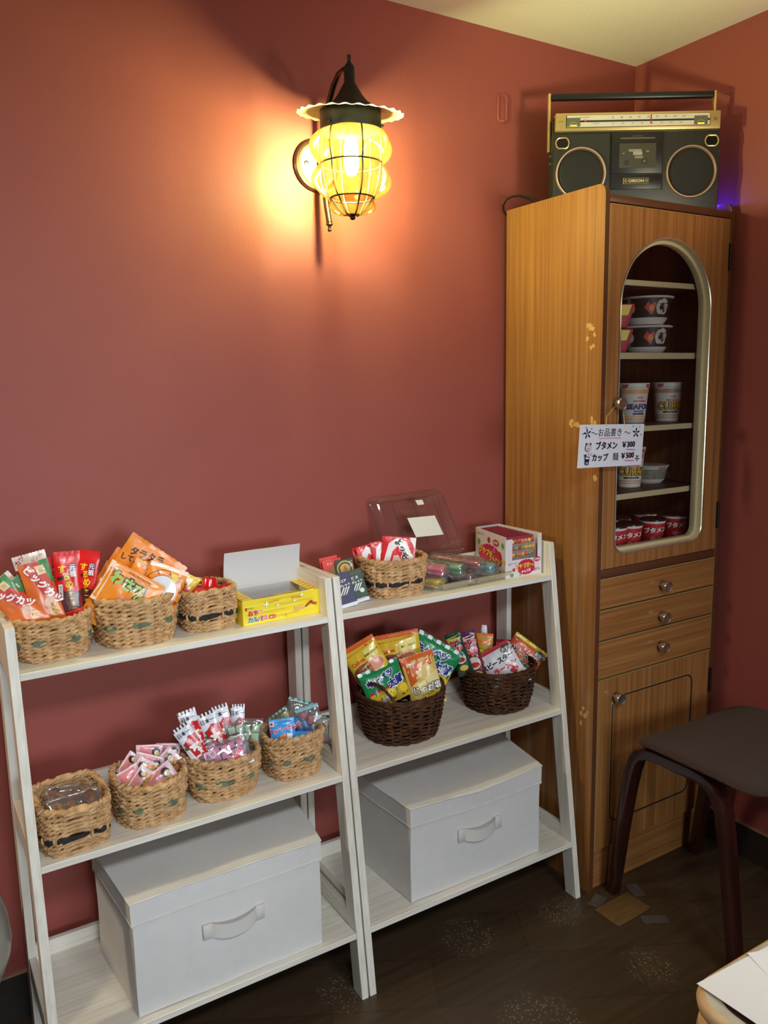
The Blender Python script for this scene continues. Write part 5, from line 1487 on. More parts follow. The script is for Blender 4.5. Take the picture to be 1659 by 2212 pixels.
cig('red candy box at the back left, partly behind another red box', 714, 1232, -.095, 40, 60, -10, 14, RDB, [('t', '● ココア', -.1, .36, .07, (240, 220, 200), {'b': .02})])
cig('red candy box in front of the other red box', 722, 1238, -.112, 42, 60, -12, 16, RDB, [('t', '● コーラ', -.05, .36, .07, (240, 220, 200), {'b': .02}), ('p', [(-.2, .15), (.0, .26), (.25, .18), (.3, -.3), (-.3, -.3)], (150, 110, 40))])
cig('dark green candy box with a round gold emblem behind the front green box', 748, 1240, -.132, 40, 66, -10, 16, (30, 56, 40), [('e', .0, .18, .27, .27, (206, 166, 70)), ('e', .0, .18, .22, .22, (26, 46, 34)), ('e', .0, .18, .17, .17, (206, 166, 70)), ('t', '玉', 0, .2, .16, (120, 90, 30), {'b': .03}), ('v', '抹茶', .37, .30, .11, (226, 226, 210), {'b': .01}), ('p', [(-.4, -.02), (-.1, .02), (-.1, -.3), (-.4, -.3)], (226, 110, 60))])
cig('dark green candy box with white sticks pictured at the front left end', 771, 1265, -.170, 38, 72, -15, 20, GRN, [('r', -.42, .34, .42, .44, (64, 74, 52)), ('t', '抹 茶', .0, .245, .10, (240, 240, 236), {'b': .012}), ('t', 'シガレット', -.01, .12, .088, (240, 240, 236), {'b': .04, 'rot': 4})] + CIGS((236, 236, 226)) + [('e', .22, -.17, .07, .07, (232, 236, 226)), ('t', 'オリオン株式会社', .02, -.40, .045, (214, 214, 206), {'b': .02})])
cig('navy candy box beside the shelf end, foremost of the small boxes', 744, 1274, -.188, 40, 76, -15, 22, NAV, [('t', 'ココア', .0, .25, .09, (240, 240, 236), {'b': .04}), ('t', 'シガレット', -.01, .12, .088, (240, 240, 236), {'b': .04, 'rot': 4})] + CIGS((236, 226, 206)))
# red and white packs in their basket
G = 'red and white packs in the black strip basket'
YR = (218, 40, 46)
def yot(big):
    it = [('p', [(-.36, -.5), (-.44, -.1), (-.30, .34), (-.05, .48), (.20, .40), (.5, .0), (.5, -.28), (.22, .16), (-.02, .30), (-.18, .16), (-.26, -.14), (-.20, -.5)], (244, 236, 236)),
          ('p', [(-.06, -.5), (-.20, -.16), (-.14, .06), (.0, .08), (.14, -.1), (.26, -.5)], (236, 200, 194)), ('p', [(.30, .5), (.5, .5), (.5, .22)], (244, 236, 236))]
    if big:
        it += [('v', 'よっちゃん', .20, .06, .19, (22, 18, 20), {'b': .05, 'oc': (248, 244, 242), 'ow': .11, 'dx': .105, 'pitch': .86, 'rot': -28}), ('v', 'カットよっ', .36, .24, .075, (206, 30, 36), {'b': .04, 'dx': .06, 'rot': -28}),
               ('e', -.14, -.36, .07, .07, (30, 20, 20)), ('e', -.14, -.36, .055, .055, (244, 200, 190)), ('e', -.02, -.38, .08, .08, (30, 20, 20)), ('e', -.02, -.38, .065, .065, (240, 180, 170))]
    return it
for lb, u, v, y, w, h, r, ya, b_ in (
    ('red and white pack furthest left in the black strip basket', 792, 1220, -.108, 50, 84, -8, 24, 0),
    ('red and white pack second from the left in its basket', 802, 1219, -.124, 52, 84, -9, 20, 0),
    ('red and white pack behind the large front one', 832, 1211, -.138, 54, 86, -6, 16, 0),
    ('largest red and white pack, its black lettering set diagonally', 860, 1206, -.160, 74, 92, 4, 0, 1)):
    pack('snack_pack', lb, 'snack', G, u, v, y, w, h, r, YR, yot(b_), T=.006, tilt=12, yaw=ya, seed=u, sf=.05)
# clear case: upright lid with labels, shallow tray with the stick bundles in it
PET = clear('clear_case', (.90, .90, .91), .14, .012, .05)
cc = thing('clear_case', 'clear plastic case with its lid standing open against the red wall', 'case', (-.735, -.10, Z1))
co = Vector((-.735, -.10, Z1))
TLc, TRc, BRc, BLc = Vector((-.872, -.020, .982)), Vector((-.668, -.020, .988)), Vector((-.622, -.062, .832)), Vector((-.850, -.066, .848))
def lidp(u, v, d=0):
    p = (TLc * (1 - u) + TRc * u) * v + (BLc * (1 - u) + BRc * u) * (1 - v)
    n_ = (TRc - TLc).cross(BLc - TLc).normalized()
    return p - n_ * d - co if n_.y > 0 else p + n_ * d - co
m = MB()
prof_ = [(.0, -.004), (.012, -.004), (.02, .001), (.035, .014), (.06, .016), (.075, .0165)]
def lidloop(ins):
    return rrect(ins, ins * 1.2, 1 - ins, 1 - ins * 1.2, .09 - ins * .5, 6)
loops = [[lidp(x, y, d) for x, y in lidloop(i)] for i, d in prof_]
k = len(loops[0])
vs = [p for l in loops for p in l]
fs = [(a * k + i, a * k + (i + 1) % k, (a + 1) * k + (i + 1) % k, (a + 1) * k + i) for a in range(len(loops) - 1) for i in range(k)]
fs.append(tuple((len(loops) - 1) * k + i for i in range(k)))
m.add(vs, fs, PET)
for x in (.22, .5, .78):      # moulded ribs
    m.tube([lidp(x, .12, .0165), lidp(x, .86, .0165)], .0016, PET, 6)
rimp = loops[0]
m.tube(rimp, .0011, PET, 6, closed=True)
cl = m.build('lid', cc, 50)
def quad(m, q, mt, d):
    m.add([lidp(x, y, d) for x, y in q] + [lidp(x, y, d - .0005) for x, y in q], [(0, 1, 2, 3), (7, 6, 5, 4), (0, 4, 5, 1), (1, 5, 6, 2), (2, 6, 7, 3), (3, 7, 4, 0)], mt)
PAP = card((226, 222, 210))
m = MB(); quad(m, [(.37, .285), (.735, .29), (.715, .60), (.345, .605)], PAP, .019); m.build('paper_label', cl, 0)
m = MB(); quad(m, [(.545, .79), (.635, .79), (.63, .865), (.535, .87)], PAP, .019); m.build('small_sticker', cl, 0)
m = MB()
tr0 = [(-.842, -.068), (-.622, -.068), (-.600, -.200), (-.795, -.206)]
tr1 = [(-.846, -.064), (-.618, -.064), (-.596, -.204), (-.797, -.210)]
vs = [Vector((x, y, Z1 + .001)) - co for x, y in tr0] + [Vector((x, y, Z1 + .017)) - co for x, y in tr1]
m.add(vs, [(3, 2, 1, 0), (0, 1, 5, 4), (1, 2, 6, 5), (2, 3, 7, 6), (3, 0, 4, 7)], PET)
m.tube(vs[4:], .0010, PET, 6, closed=True)
m.build('tray', cc, 30)
G = 'bundles of candy sticks in the clear case'
def bundle(label, p0, p1, col, col2, z, seed, n=7, r=.0056):
    a, b_ = Vector((p0[0], p0[1], Z1 + z)), Vector((p1[0], p1[1], Z1 + z * .86))
    ax = (b_ - a).normalized(); L = (b_ - a).length
    sd = ax.cross(Vector((0, 0, 1))).normalized(); up = sd.cross(ax)
    t = thing('candy_bundle', label, 'candy', a, G)
    rg = random.Random(seed)
    for i in range(n):
        row = i // 4; c = i % 4
        o = sd * ((c - 1.5 + .5 * (row % 2)) * r * 1.9) + up * (-row * r * 1.75)
        m = MB(); m.tube([o + ax * .002, o + ax * (L * .98)], r * .92, plain(col, .3, coat=.4), 10)
        for f in (.28, .62): m.tube([o + ax * (L * f), o + ax * (L * (f + .07))], r * .96, plain(col2, .3), 10)
        m.build('candy_stick', t, 50)
    m = MB()
    wd = r * 4.6
    def skin(u, v):
        an = 2 * math.pi * v
        f = u
        pin = 1 if .06 < f < .94 else (.75 if 0 < f < 1 else .25)
        cx_, cz_ = sgnp(math.cos(an), .6) * wd * pin, sgnp(math.sin(an), .6) * r * 3.6 * pin - r * 1.5
        q = sd * cx_ + up * cz_ + ax * (L * (f * 1.22 - .11))
        return q + noise.noise_vector(q * 90 + Vector((seed, 0, 0))) * .0042
    m.grid(skin, 22, 24, FILMC)
    # twisted ends
    for f, s in ((1.08, 1), (-.08, -1)):
        c = ax * (L * f) - up * r * 1.5
        for q in range(5):
            d = (sd * rg.uniform(-1, 1) + up * rg.uniform(-1, .3)).normalized()
            m.add([c, c + ax * s * .014 + d * .010, c + ax * s * .012 + d * .014 + up * .003, c + d * .006], [(0, 1, 2, 3)], FILMC)
    m.build('clear_wrapper', t, 80)
bundle('bundle of yellow candy sticks under the pink one in the clear case', (-.818, -.118), (-.786, -.190), (236, 200, 70), (240, 214, 130), .020, 1)
bundle('bundle of pink candy sticks at the left of the clear case', (-.823, -.100), (-.768, -.178), (240, 96, 142), (244, 150, 170), .048, 2)
bundle('bundle of green candy sticks in the clear case', (-.792, -.092), (-.725, -.182), (96, 160, 104), (200, 180, 160), .046, 3)
bundle('bundle of dark red candy sticks in the clear case', (-.745, -.088), (-.668, -.180), (160, 48, 68), (206, 106, 110), .050, 4)
bundle('bundle of purple candy sticks low in the middle of the case', (-.742, -.118), (-.700, -.192), (130, 58, 92), (186, 120, 140), .020, 5)
bundle('bundle of blue green candy sticks at the right of the clear case', (-.693, -.098), (-.632, -.184), (100, 170, 182), (206, 196, 192), .034, 6)

# white display box with blister cards
wb = thing('display_box', 'white display box with red starburst lettering, holding cards of coloured sweets', 'box', (-.5580, -.203, Z1), rot=(0, 0, 0))
wo = Vector((-.5580, -.203, Z1))
WC = card((226, 218, 220)); WI = card((196, 190, 196))
FL, FR_, BR2, BL2 = Vector((-.612, -.2015, 0)), Vector((-.5035, -.2045, 0)), Vector((-.506, -.047, 0)), Vector((-.580, -.047, 0))
BL2 = Vector((-.608, -.047, 0)); BL2 = Vector((-.5800, -.0470, 0))
hh = .099
def q3(p, z): return Vector((p.x, p.y, z + Z1)) - wo
def wall4(m, a, b_, z0, z1, mt, th=.0012, u0=0, u1=1):
    d = (b_ - a); n_ = Vector((d.y, -d.x, 0)).normalized()
    p, q = a + d * u0, a + d * u1
    vs = [q3(p, z0), q3(q, z0), q3(q, z1), q3(p, z1), q3(p - n_ * th, z0), q3(q - n_ * th, z0), q3(q - n_ * th, z1), q3(p - n_ * th, z1)]
    m.add(vs, [(0, 1, 2, 3), (5, 4, 7, 6), (3, 2, 6, 7), (0, 3, 7, 4), (1, 5, 6, 2), (0, 4, 5, 1)], mt)
m = MB()
wall4(m, BL2, FL, 0, hh, WC); wall4(m, FR_, BR2, 0, hh, WC); wall4(m, BR2, BL2, 0, hh, WI)
wall4(m, FL, FR_, 0, .042, WC); wall4(m, FL, FR_, .042, hh - .006, WC, u0=0, u1=.18); wall4(m, FL, FR_, .042, hh - .002, WC, u0=.89, u1=1)
m.add([q3(p, .001) for p in (FL, FR_, BR2, BL2)], [(0, 1, 2, 3)], WI)
def side_art(big):
    y0 = .06 if big else -.05
    c1 = (206, 34, 80)
    it = [('p', burst(.0, -.10, .40, .30, 22, .92), c1), ('t', 'プチプチ', -.14, -.02, .185, (250, 214, 60), {'b': .05, 'rot': -4, 'oc': (160, 20, 60), 'ow': .1}), ('t', 'うらない', .17, -.14, .15, (250, 214, 60), {'b': .05, 'rot': -4, 'oc': (160, 20, 60), 'ow': .1}),
          ('t', 'チョコ玉', .02, -.29, .12, (246, 236, 236), {'b': .04}), ('e', .14, .08, .06, .06, (236, 140, 170)), ('e', .14, .08, .03, .03, c1),
          ('t', '♪ ♪', -.2, .12, .07, (246, 236, 236), {'b': .03}), ('t', '田 チーリン', -.30, .385, .072, (190, 90, 100), {'b': .02}), ('e', -.03, .30, .065, .075, (200, 36, 60)), ('p', burst(.20, .29, .10, .085, 12, .85), (206, 40, 76)), ('t', '日本製', .20, .29, .07, (246, 230, 230), {'b': .03}),
          ('e', -.36, .18, .06, .07, (106, 160, 84)), ('e', .42, .28, .055, .07, (106, 160, 84)), ('e', .46, -.10, .06, .06, (236, 180, 90)), ('e', .34, .06, .05, .05, (200, 36, 60)), ('e', -.42, -.34, .06, .07, (106, 160, 84)), ('e', .36, -.38, .05, .05, (236, 190, 100))]
    return it
def plane_surf(a, b_, z0, z1, inv_=False):
    d = (b_ - a); n_ = Vector((d.y, -d.x, 0)).normalized()
    return lambda x, y, l: q3(a + d * (.5 + x / d.length) + n_ * l, (z0 + z1) / 2 + y)
printed(m, side_art(True), (FL - BL2).length, hh, plane_surf(BL2, FL, 0, hh), None, card, .00015)
fit = [('p', burst(.06, .02, .255, .46, 22, .92), (206, 34, 80)), ('t', 'プチプチ', -.03, .12, .26, (250, 214, 60), {'b': .05, 'rot': 6, 'oc': (160, 20, 60), 'ow': .1}), ('t', 'うらない', .15, .08, .2, (250, 214, 60), {'b': .05, 'rot': 6, 'oc': (160, 20, 60), 'ow': .1}), ('t', 'チョコ玉', .06, -.2, .17, (246, 236, 236), {'b': .04, 'rot': 8}),
       ('t', '田 チーリン', -.30, .30, .12, (200, 100, 120), {'b': .02, 'rot': 3}), ('e', -.28, -.05, .10, .10, (206, 40, 76)), ('e', -.18, -.08, .06, .06, (236, 214, 170)), ('e', -.33, -.34, .11, .11, (106, 160, 84)), ('e', -.10, -.38, .06, .06, (150, 180, 100)), ('t', '30個入', .34, -.18, .19, (190, 60, 90), {'b': .02, 'rot': 4}), ('p', burst(.36, .40, .10, .16, 12, .85), (206, 40, 76)), ('t', '日本製', .36, .40, .13, (246, 230, 230), {'b': .03})]
printed(m, fit, (FR_ - FL).length, .042, plane_surf(FL, FR_, 0, .042), None, card, .00015)
m.build('carton', wb, 30)
G = 'cards of coloured sweets in the white display box'
BLC = plain((150, 52, 66), .5); SILV = plain((206, 204, 206), .25, .7)
BALL = [plain(c, .25, coat=.4) for c in ((230, 120, 40), (236, 170, 60), (206, 206, 90), (120, 160, 70), (190, 44, 44), (214, 90, 60))]
def blister(first):
    """one card: backing board, foil front and rows of sweets"""
    m = MB()
    w, h = .0445, .093
    m.box(-w / 2, w / 2, .0015, .0030, 0, h, BLC, .0006, 1)
    m.box(-w / 2 + .001, w / 2 - .001, .0008, .0016, .002, h - .010, SILV, .0003, 1)
    return m
proto = {}
rg = random.Random(9)
for col_i, u_ in enumerate((.335, .715)):
    for k in range(13):
        f = k / 12
        base = (FL + (FR_ - FL) * u_) * (1 - f) + (BL2 + (BR2 - BL2) * (u_ if col_i else .30)) * f
        x, y = base.x, base.y
        y = -.198 + k * .0112
        if k == 0:
            o = blister(True).build('sweet_card', None, 30)
            tag(o, 'front sweet card in the %s row of the white display box' % ('left' if col_i == 0 else 'right'), 'sweet card', G)
            for r_ in range(4):
                for c_ in range(4):
                    m = MB(); m.lathe([(.0052, 0), (.0048, .003), (.0030, .0052), (0, .006)], rg.choice(BALL), 14, mat=Matrix.Translation((-.0165 + c_ * .011, .0008, (.034 + r_ * .0155))) @ Matrix.Rotation(R(90), 4, 'X'), cap=False)
                    bb_ = m.build('sweet', o, 60)
                    m = MB(); m.lathe([(.0058, 0), (.0056, .002), (.0050, .0022)], SILV, 14, mat=Matrix.Translation((-.0165 + c_ * .011, .0008, (.034 + r_ * .0155))) @ Matrix.Rotation(R(90), 4, 'X'), cap=False); m.build('foil_ring', bb_, 60)
        elif k == 1:
            o = blister(False).build('sweet_card', None, 30); proto[col_i] = o
            tag(o, 'sweet card standing behind the front one, %s row of the display box' % ('left' if col_i == 0 else 'right'), 'sweet card', G)
        else:
            o = proto[col_i].copy(); COL.objects.link(o)
        o.location = (x, y + .006, Z1 + .0016)
        o.rotation_euler = (R(-3), 0, R(1))

# --- dark wicker baskets: bags
G = 'snack bags in the left wicker basket'
GRB = (24, 132, 78); GOLDB = (222, 176, 44)
def cab_(k):
    return [('p', [(-.5, -.06), (-.2, -.02), (.2, -.03), (.5, .02), (.5, -.04), (.2, -.09), (-.2, -.08), (-.5, -.12)], (206, 40, 44)), ('p', [(-.5, -.12), (-.2, -.08), (.2, -.09), (.5, -.04), (.5, -.5), (-.5, -.5)], GOLDB),
            ('e', -.22, -.30, .13, .13, (236, 200, 60)), ('e', .06, -.22, .11, .11, (240, 210, 70)), ('e', .38, -.24, .12, .12, (240, 206, 60)), ('e', .22, -.42, .10, .09, (226, 180, 50)), ('e', .05, -.20, .02, .02, (120, 90, 30)), ('e', .10, -.25, .02, .015, (120, 90, 30)), ('e', -.20, -.26, .02, .015, (120, 90, 30)), ('p', flower(-.10, -.34, .11, 6, .15), (240, 232, 232)), ('t', 'サクサク', -.10, -.34, .05, (190, 90, 110), {'b': .02}),
            ('t', 'キャベツ', -.08, .22, .20, (36, 44, 132), {'b': .06, 'rot': 7, 'oc': (236, 240, 236), 'ow': .125, 'sx': 1.0}), ('t', '太郎', .24, .02, .23, (36, 44, 132), {'b': .06, 'rot': 5, 'oc': (236, 240, 236), 'ow': .12})]
def waffle():
    it = [('p', [(-.5, .5), (.5, .5), (.5, .40), (-.5, .34)], (216, 96, 40)), ('t', 'Calbee', -.20, .20, .095, (216, 90, 40), {'b': .04, 'rot': 6}), ('p', [(.06, .34), (.44, .38), (.42, .16), (.06, .12)], (238, 218, 110)), ('t', 'BMM 2026.03', .25, .25, .05, (50, 44, 30), {'b': .02, 'rot': 5}),
          ('e', -.16, -.06, .22, .20, (128, 66, 44)), ('e', -.16, -.05, .20, .18, (166, 98, 74)), ('e', .18, .05, .20, .13, (238, 190, 140)), ('e', .20, .03, .16, .10, (216, 130, 90))]
    for i in range(4):
        it.append(('p', [(-.34 + i * .1, .10 - i * .01), (-.325 + i * .1, .10), (-.245 + i * .1, -.22), (-.26 + i * .1, -.22)], (120, 60, 44)))
        it.append(('p', [(-.36, -.16 + i * .075), (-.36, -.145 + i * .075), (.06, -.08 + i * .075), (.06, -.095 + i * .075)], (120, 60, 44)))
    it += [('t', 'コロポテト', .12, -.24, .15, (246, 214, 50), {'b': .06, 'rot': 4, 'oc': (56, 34, 20), 'ow': .11, 'sx': .9})]
    return it
pack('snack_bag', 'gold snack bag at the back, left of the green bag', 'snack bag', G, 862, 1424, -.120, 104, 116, -10, (226, 184, 52), waffle(), T=.030, tilt=8, seal=(216, 96, 40), seed=1)
pack('snack_bag', 'gold snack bag leaning left at the left of the wicker basket', 'snack bag', G, 800, 1442, -.142, 82, 122, -30, (226, 184, 52), waffle(), T=.028, tilt=8, seal=(216, 96, 40), seed=2)
pack('snack_bag', 'green and gold snack bag leaning right at the back right', 'snack bag', G, 930, 1430, -.138, 108, 100, 30, GRB, cab_(0), T=.030, tilt=10, seal=(26, 120, 74), stripes=((228, 234, 228), 4, 2), seed=3)
pack('snack_bag', 'green and gold snack bag at the front left behind the handle', 'snack bag', G, 830, 1479, -.172, 98, 86, -16, GRB, cab_(1), T=.030, tilt=14, yaw=20, seal=(26, 120, 74), stripes=((228, 234, 228), 4, 2), seed=4)
JAG = [('p', [(-.5, .5), (.5, .5), (.5, .30), (.1, .22), (-.1, .10), (-.5, -.06)], (216, 92, 40)), ('p', [(-.2, .22), (.2, .32), (.40, .12), (.1, .04), (-.14, .10)], (236, 206, 130)), ('p', [(.0, .06), (.44, .14), (.46, -.06), (.1, -.10)], (240, 222, 150)), ('p', [(-.46, -.06), (-.1, .02), (.0, -.2), (-.3, -.4)], (232, 204, 120)),
       ('t', 'じゃが塩', .04, -.12, .15, (250, 250, 246), {'b': .025, 'rot': -2, 'oc': (26, 24, 20), 'ow': .10, 'sx': .98}), ('t', 'バター', .10, -.29, .15, (250, 214, 40), {'b': .05, 'rot': -1, 'oc': (26, 24, 20), 'ow': .11}), ('t', '湖池屋', -.26, .36, .06, (246, 230, 214), {'b': .03})]
pack('snack_bag', 'orange and cream snack bag standing at the front right', 'snack bag', G, 914, 1470, -.190, 78, 118, -12, (226, 196, 104), JAG, T=.028, tilt=12, yaw=20, seal=(196, 186, 60), seed=5, sf=.05)
G = 'snack bags in the right wicker basket'
def stick(c1, tx):
    return [('p', [(-.42, .40), (.42, .43), (.42, .36), (-.42, .33)], (226, 196, 196)), ('t', 'うま', .0, .26, .15, (206, 34, 44), {'b': .07, 'oc': (236, 214, 210), 'ow': .12}), ('t', 'い棒', .0, .12, .13, (206, 34, 44), {'b': .07, 'oc': (236, 214, 210), 'ow': .12}), ('e', 0, -.10, .12, .12, (222, 206, 186)), ('e', 0, -.13, .09, .05, (190, 40, 44)), ('e', 0, -.32, .10, .07, (232, 210, 90)), ('t', tx, 0, -.42, .06, (206, 40, 50), {'b': .03})]
pack('snack_bag', 'red pack edge along the back of the right wicker basket', 'snack bag', G, 1112, 1416, -.100, 84, 66, 2, (160, 40, 44), [('r', -.5, .2, .5, .4, (196, 120, 120))], T=.012, tilt=6, seed=1)
pack('snack_bag', 'white and red pointed pack at the back of the right wicker basket', 'snack bag', G, 1044, 1392, -.115, 34, 84, 3, (222, 222, 230), [('p', [(-.5, .1), (.0, .3), (.1, .1), (-.3, .0)], (196, 44, 50)), ('e', -.1, -.02, .1, .06, (80, 130, 200))], T=.010, tilt=5, seed=2, nose=.3)
pack('snack_bag', 'dark green stick pack leaning left at the left of its basket', 'snack bag', G, 992, 1412, -.142, 36, 96, -20, (24, 70, 54), [('p', [(-.45, .40), (.45, .43), (.45, .34), (-.45, .30)], (196, 190, 60))] + stick(0, 'サラダ')[1:], T=.020, tilt=8, seed=3, seal=(20, 60, 48))
pack('snack_bag', 'maroon and purple stick pack in the left of its basket', 'snack bag', G, 1022, 1420, -.150, 38, 116, -16, (112, 34, 42), stick(1, 'めんたい'), T=.020, tilt=8, seed=4, seal=(90, 34, 88))
pack('snack_bag', 'orange and gold stick pack behind the white bag', 'snack bag', G, 1046, 1416, -.142, 36, 96, 2, (196, 160, 70), [('p', [(-.5, .5), (.5, .5), (.5, .24), (-.5, .30)], (232, 126, 44)), ('t', 'うま', .05, .08, .18, (236, 206, 40), {'b': .06, 'oc': (46, 34, 24), 'ow': .11})], T=.020, tilt=6, seed=5, seal=(226, 120, 50))
def star_(b, c):
    return [('t', 'ベビースター', -.03, .19, .148, (24, 20, 24), {'b': .05, 'rot': 3, 'sx': .92, 'oc': (246, 244, 244), 'ow': .10}), ('t', b, .10, .01, .15, c, {'b': .05, 'rot': 3, 'oc': (246, 244, 244), 'ow': .09}), ('p', [(-.45, .43), (-.33, .43), (-.33, .30), (-.45, .30)], (206, 60, 70)), ('r', -.42, .36, -.36, .375, (240, 220, 220)),
            ('e', .36, .36, .15, .09, (90, 80, 76)), ('t', 'おやつ', .36, .36, .09, (240, 236, 220), {'b': .03}), ('e', -.04, -.34, .20, .11, (206, 44, 36)), ('p', flower(.28, -.14, .12, 5, .2), (196, 40, 50)), ('e', .40, -.28, .12, .12, (232, 224, 214)), ('e', .30, -.38, .09, .08, (226, 190, 70)), ('p', [(.10, -.30), (.2, -.18), (.28, -.30)], (110, 150, 90))]
pack('snack_bag', 'orange noodle snack bag with a yellow seal, leaning right', 'snack bag', G, 1122, 1428, -.150, 82, 96, 35, (214, 92, 40), star_('やきそば', (40, 110, 84)), T=.024, tilt=12, seal=(226, 206, 40), seed=6, sf=.06)
pack('snack_bag', 'white noodle snack bag with a red seal, leaning left', 'snack bag', G, 1086, 1444, -.192, 84, 98, -31, (226, 222, 226), star_('ラーメン', (206, 40, 52)), T=.024, tilt=14, seal=(196, 44, 70), seed=7, sf=.06)

# ------------------------------------------------------------------ stool, table, vase, things on the floor
st = thing('stool', 'dark stool with bentwood legs and a brown corduroy seat by the cabinet', 'stool', (-.245, -.585, 0))
so = Vector((-.245, -.585, 0))
MAHO = wood('mahogany_bentwood', [(30, 11, 8), (46, 17, 12), (58, 23, 16)], (60, 6, 6), .3, .03, .3)
CORD, nt, b = nodes('brown_corduroy')
tc = nt.nodes.new('ShaderNodeTexCoord')
wv = nt.nodes.new('ShaderNodeTexWave'); wv.wave_type = 'BANDS'; wv.bands_direction = 'X'; wv.inputs['Scale'].default_value = 110; wv.inputs['Distortion'].default_value = .2
mp = nt.nodes.new('ShaderNodeMapping'); mp.inputs['Rotation'].default_value = (0, 0, R(4))
lk(nt, tc.outputs['Object'], mp.inputs['Vector']); lk(nt, mp.outputs['Vector'], wv.inputs['Vector'])
cr = nt.nodes.new('ShaderNodeValToRGB')
cr.color_ramp.elements[0].color = lin((48, 31, 25)) + (1,); cr.color_ramp.elements[1].color = lin((74, 50, 41)) + (1,)
lk(nt, wv.outputs['Fac'], cr.inputs['Fac']); lk(nt, cr.outputs['Color'], b.inputs['Base Color'])
bp = nt.nodes.new('ShaderNodeBump'); bp.inputs['Strength'].default_value = .6; bp.inputs['Distance'].default_value = .002
lk(nt, wv.outputs['Fac'], bp.inputs['Height']); lk(nt, bp.outputs['Normal'], b.inputs['Normal'])
b.inputs['Roughness'].default_value = .85; b.inputs['Sheen Weight'].default_value = .05
m = MB()
sx_, sy_ = .195, .162
def seatp(u, v, dz):
    a = 2 * math.pi * u
    x, y = sgnp(math.cos(a), 2 / 5.5) * sx_ * v, sgnp(math.sin(a), 2 / 5.5) * sy_ * v
    z = .428 + .012 * (abs(x) / sx_) ** 2.2 - .020 * max(0, (abs(y) / sy_) - .45) ** 1.6 * 1.6
    return Vector((x, y, z + dz))
rings = [(.0, .010), (.3, .010), (.6, .010), (.85, .009), (.95, .0075), (.99, .003), (1.0, -.001), (.99, -.005), (.95, -.007), (.6, -.007), (0, -.007)]
nn = 96
vs = [seatp(j / nn, r, dz) for r, dz in rings for j in range(nn)]
fs = [(i * nn + j, i * nn + (j + 1) % nn, (i + 1) * nn + (j + 1) % nn, (i + 1) * nn + j) for i in range(len(rings) - 1) for j in range(nn)]
m.add(vs, fs, CORD); m.build('seat', st, 50)
for xs in (-.400, -.092):
    path = [(-.705, 0), (-.692, .10), (-.679, .20), (-.667, .29), (-.658, .345), (-.648, .375), (-.632, .395), (-.610, .405), (-.580, .408), (-.53, .407), (-.480, .406), (-.455, .402), (-.436, .391), (-.424, .372), (-.415, .345), (-.404, .29), (-.390, .20), (-.377, .10), (-.364, 0)]
    m = MB(); k = len(path); vs = []
    for i, (y, z) in enumerate(path):
        y0, z0 = path[max(0, i - 1)]; y1, z1 = path[min(k - 1, i + 1)]
        t = Vector((0, y1 - y0, z1 - z0)).normalized(); n_ = Vector((0, -t.z, t.y))
        if i in (0, k - 1): n_ = Vector((0, -1 if i == 0 else 1, 0)) * (1 if i == 0 else 1)
        if i == 0: n_ = Vector((0, -1, 0))
        if i == k - 1: n_ = Vector((0, 1, 0))
        lean = (xs + .245) * .0
        hw = .019 + .005 * (1 - min(z, .4) / .4) * -1
        for cx_, cn in ((-hw, -.0125), (hw, -.0125), (hw, .0125), (-hw, .0125)):
            vs.append(Vector((xs + cx_, y, z)) + n_ * cn - so)
    fs = [(i * 4 + j, i * 4 + (j + 1) % 4, (i + 1) * 4 + (j + 1) % 4, (i + 1) * 4 + j) for i in range(k - 1) for j in range(4)] + [(0, 1, 2, 3), ((k - 1) * 4 + 3, (k - 1) * 4 + 2, (k - 1) * 4 + 1, (k - 1) * 4)]
    b = bmesh.new(); vv = [b.verts.new(p) for p in vs]
    for f in fs: b.faces.new([vv[i] for i in f])
    bmesh.ops.recalc_face_normals(b, faces=b.faces)
    ed = [e for e in b.edges if len(e.link_faces) == 2 and e.calc_face_angle(0) > R(40)]
    bmesh.ops.bevel(b, geom=ed, offset=.004, segments=2, profile=.6, affect='EDGES', clamp_overlap=True)
    m.bm(b, MAHO); m.build('bentwood_leg', st, 40)
for ys in (-.640, -.455):
    m = MB(); m.box(-.382 - so.x, -.110 - so.x, ys - .012 - so.y, ys + .012 - so.y, .396, .417, MAHO, .003); m.build('cross_rail', st)

tb = thing('table', 'pale edged table corner with white paper at the lower right', 'table', (-.94, -1.5, 0))
to = Vector((-.94, -1.5, 0))
TOPM = plain((70, 48, 38), .35, var=.2)
EDGEW = wood('table_edge_wood', [(196, 160, 112), (214, 180, 134), (224, 196, 152)], (30, 30, 120), .5, .05)
SCUF = plain((186, 176, 158), .6, var=.35)
lp_ = rrect(-.305, -.30, .305, .295, .035, 10)
def tl(ins, z): return [Vector((x * (1 - ins / .3), y * (1 - ins / .3), z)) for x, y in lp_]
seq = [(.012, .648), (.002, .655), (-.001, .664), (.0, .672), (.006, .676), (.004, .682), (-.001, .687), (-.002, .694), (.0, .699), (.003, .701)]
loops = [tl(i, z) for i, z in seq]
k = len(lp_); m = MB()
vs = [p for l in loops for p in l]
m.add(vs, [(a * k + i, a * k + (i + 1) % k, (a + 1) * k + (i + 1) % k, (a + 1) * k + i) for a in range(len(seq) - 1) for i in range(k)] , EDGEW)
seq2 = [(.003, .701), (.012, .7015)]
vs = [p for i, z in seq2 for p in tl(i, z)]
m.add(vs, [(i, (i + 1) % k, k + (i + 1) % k, k + i) for i in range(k)], SCUF)
m.build('edge_band', tb, 50)
m = MB(); m.add([p for p in tl(.0115, .7012)], [tuple(range(k))], TOPM); m.add([p for p in tl(.012, .650)], [tuple(range(k))[::-1]], TOPM); m.build('table_top', tb, 0)
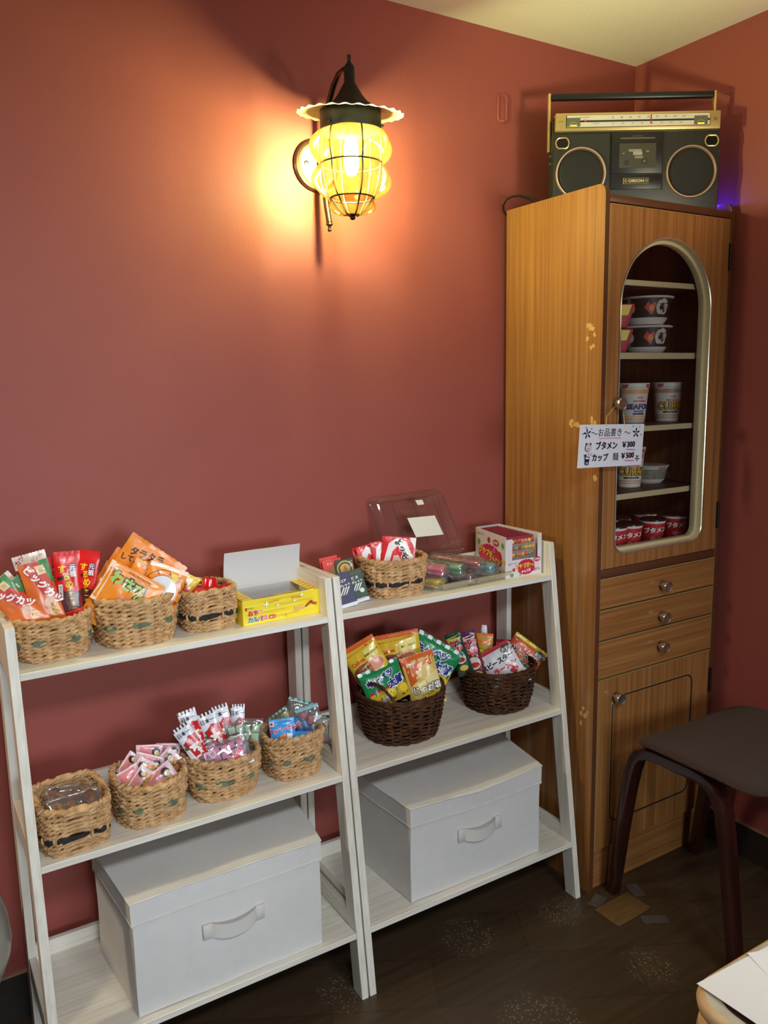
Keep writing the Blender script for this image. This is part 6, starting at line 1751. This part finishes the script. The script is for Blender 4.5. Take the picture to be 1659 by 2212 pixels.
m = MB(); m.lathe([(.04, .648), (.03, .60), (.026, .10), (.03, .04), (.20, .022), (.21, .0)], plain((40, 36, 34), .4, .5), 40); m.build('pedestal', tb, 40)
PPR = card((238, 238, 242))
def sheet(label, p, ang, w, l, z, curl):
    m = MB()
    fn = lambda u, v: Vector((u * w, -v * l, curl * (1 - u) ** 4 * math.sin(math.pi * min(1, v * 1.0)) + .0))
    m.grid(fn, 20, 20, PPR); m.grid(lambda u, v: fn(1 - u, v) - Vector((0, 0, .0003)), 20, 20, PPR)
    o = m.build('paper_sheet', None, 60, (p[0], p[1], z)); o.rotation_euler = (0, 0, R(ang))
    return tag(o, label, 'paper', 'white paper sheets on the table')
sheet('white paper sheet on the table, its corner nearest the table corner', (-1.2300, -1.2080, .7026), -3, .21, .297, .7026, .010)
sheet('white paper sheet overlapping the first one, farther right on the table', (-1.1570, -1.2090, .7034), -20, .21, .297, .7034, .0)

m = MB()
VASE = plain((150, 146, 136), .35, coat=.3, var=.12)
m.lathe([(0, .002), (.062, .002), (.066, 0), (.066, .006), (.056, .05), (.062, .12), (.082, .175), (.106, .222), (.1195, .258), (.1235, .285), (.1195, .325), (.110, .358), (.090, .392), (.070, .41), (.063, .425), (.069, .44), (.064, .442), (.057, .428), (.060, .41), (.0, .30)], VASE, 64, c=(0, 0, 0), cap=False)
tag(m.build('floor_vase', None, 60, (-1.834, -.135, 0)), 'grey rounded vase cut off at the left edge, beside the left shelf', 'vase')

m = MB()
PLY = wood('thin_board', [(92, 66, 34), (116, 86, 48)], (12, 90, 30), .55, .05)
m.prism([(-.055, -.002), (.060, -.002), (.060, .002), (-.055, .002)], -.036, .036, PLY, .0006)
o = m.build('wood_offcut', None, 30, (-.437, -.426, .0026)); o.rotation_euler = (0, 0, R(2))
tag(o, 'small square piece of thin brown board lying on the floor by the cabinet', 'board')
TAPE = clear('floor_tape', (.80, .80, .78), .25, .06, .25)
for lb, x, y, a, w, l in (('clear tape scrap on the floor at the cabinet foot, left of the board', -.462, -.372, 20, .05, .03), ('clear tape scrap on the floor at the front right of the board', -.400, -.492, -30, .06, .028), ('clear tape scrap on the floor behind the board', -.352, -.392, 70, .05, .03)):
    m = MB(); m.grid(lambda u, v: Vector(((u - .5) * w, (v - .5) * l, .0009 + .0016 * noise.noise((u * 4, v * 4, a)))), 10, 8, TAPE)
    o = m.build('tape_scrap', None, 60, (x, y, .0009)); o.rotation_euler = (0, 0, R(a)); tag(o, lb, 'tape', 'tape scraps on the floor')
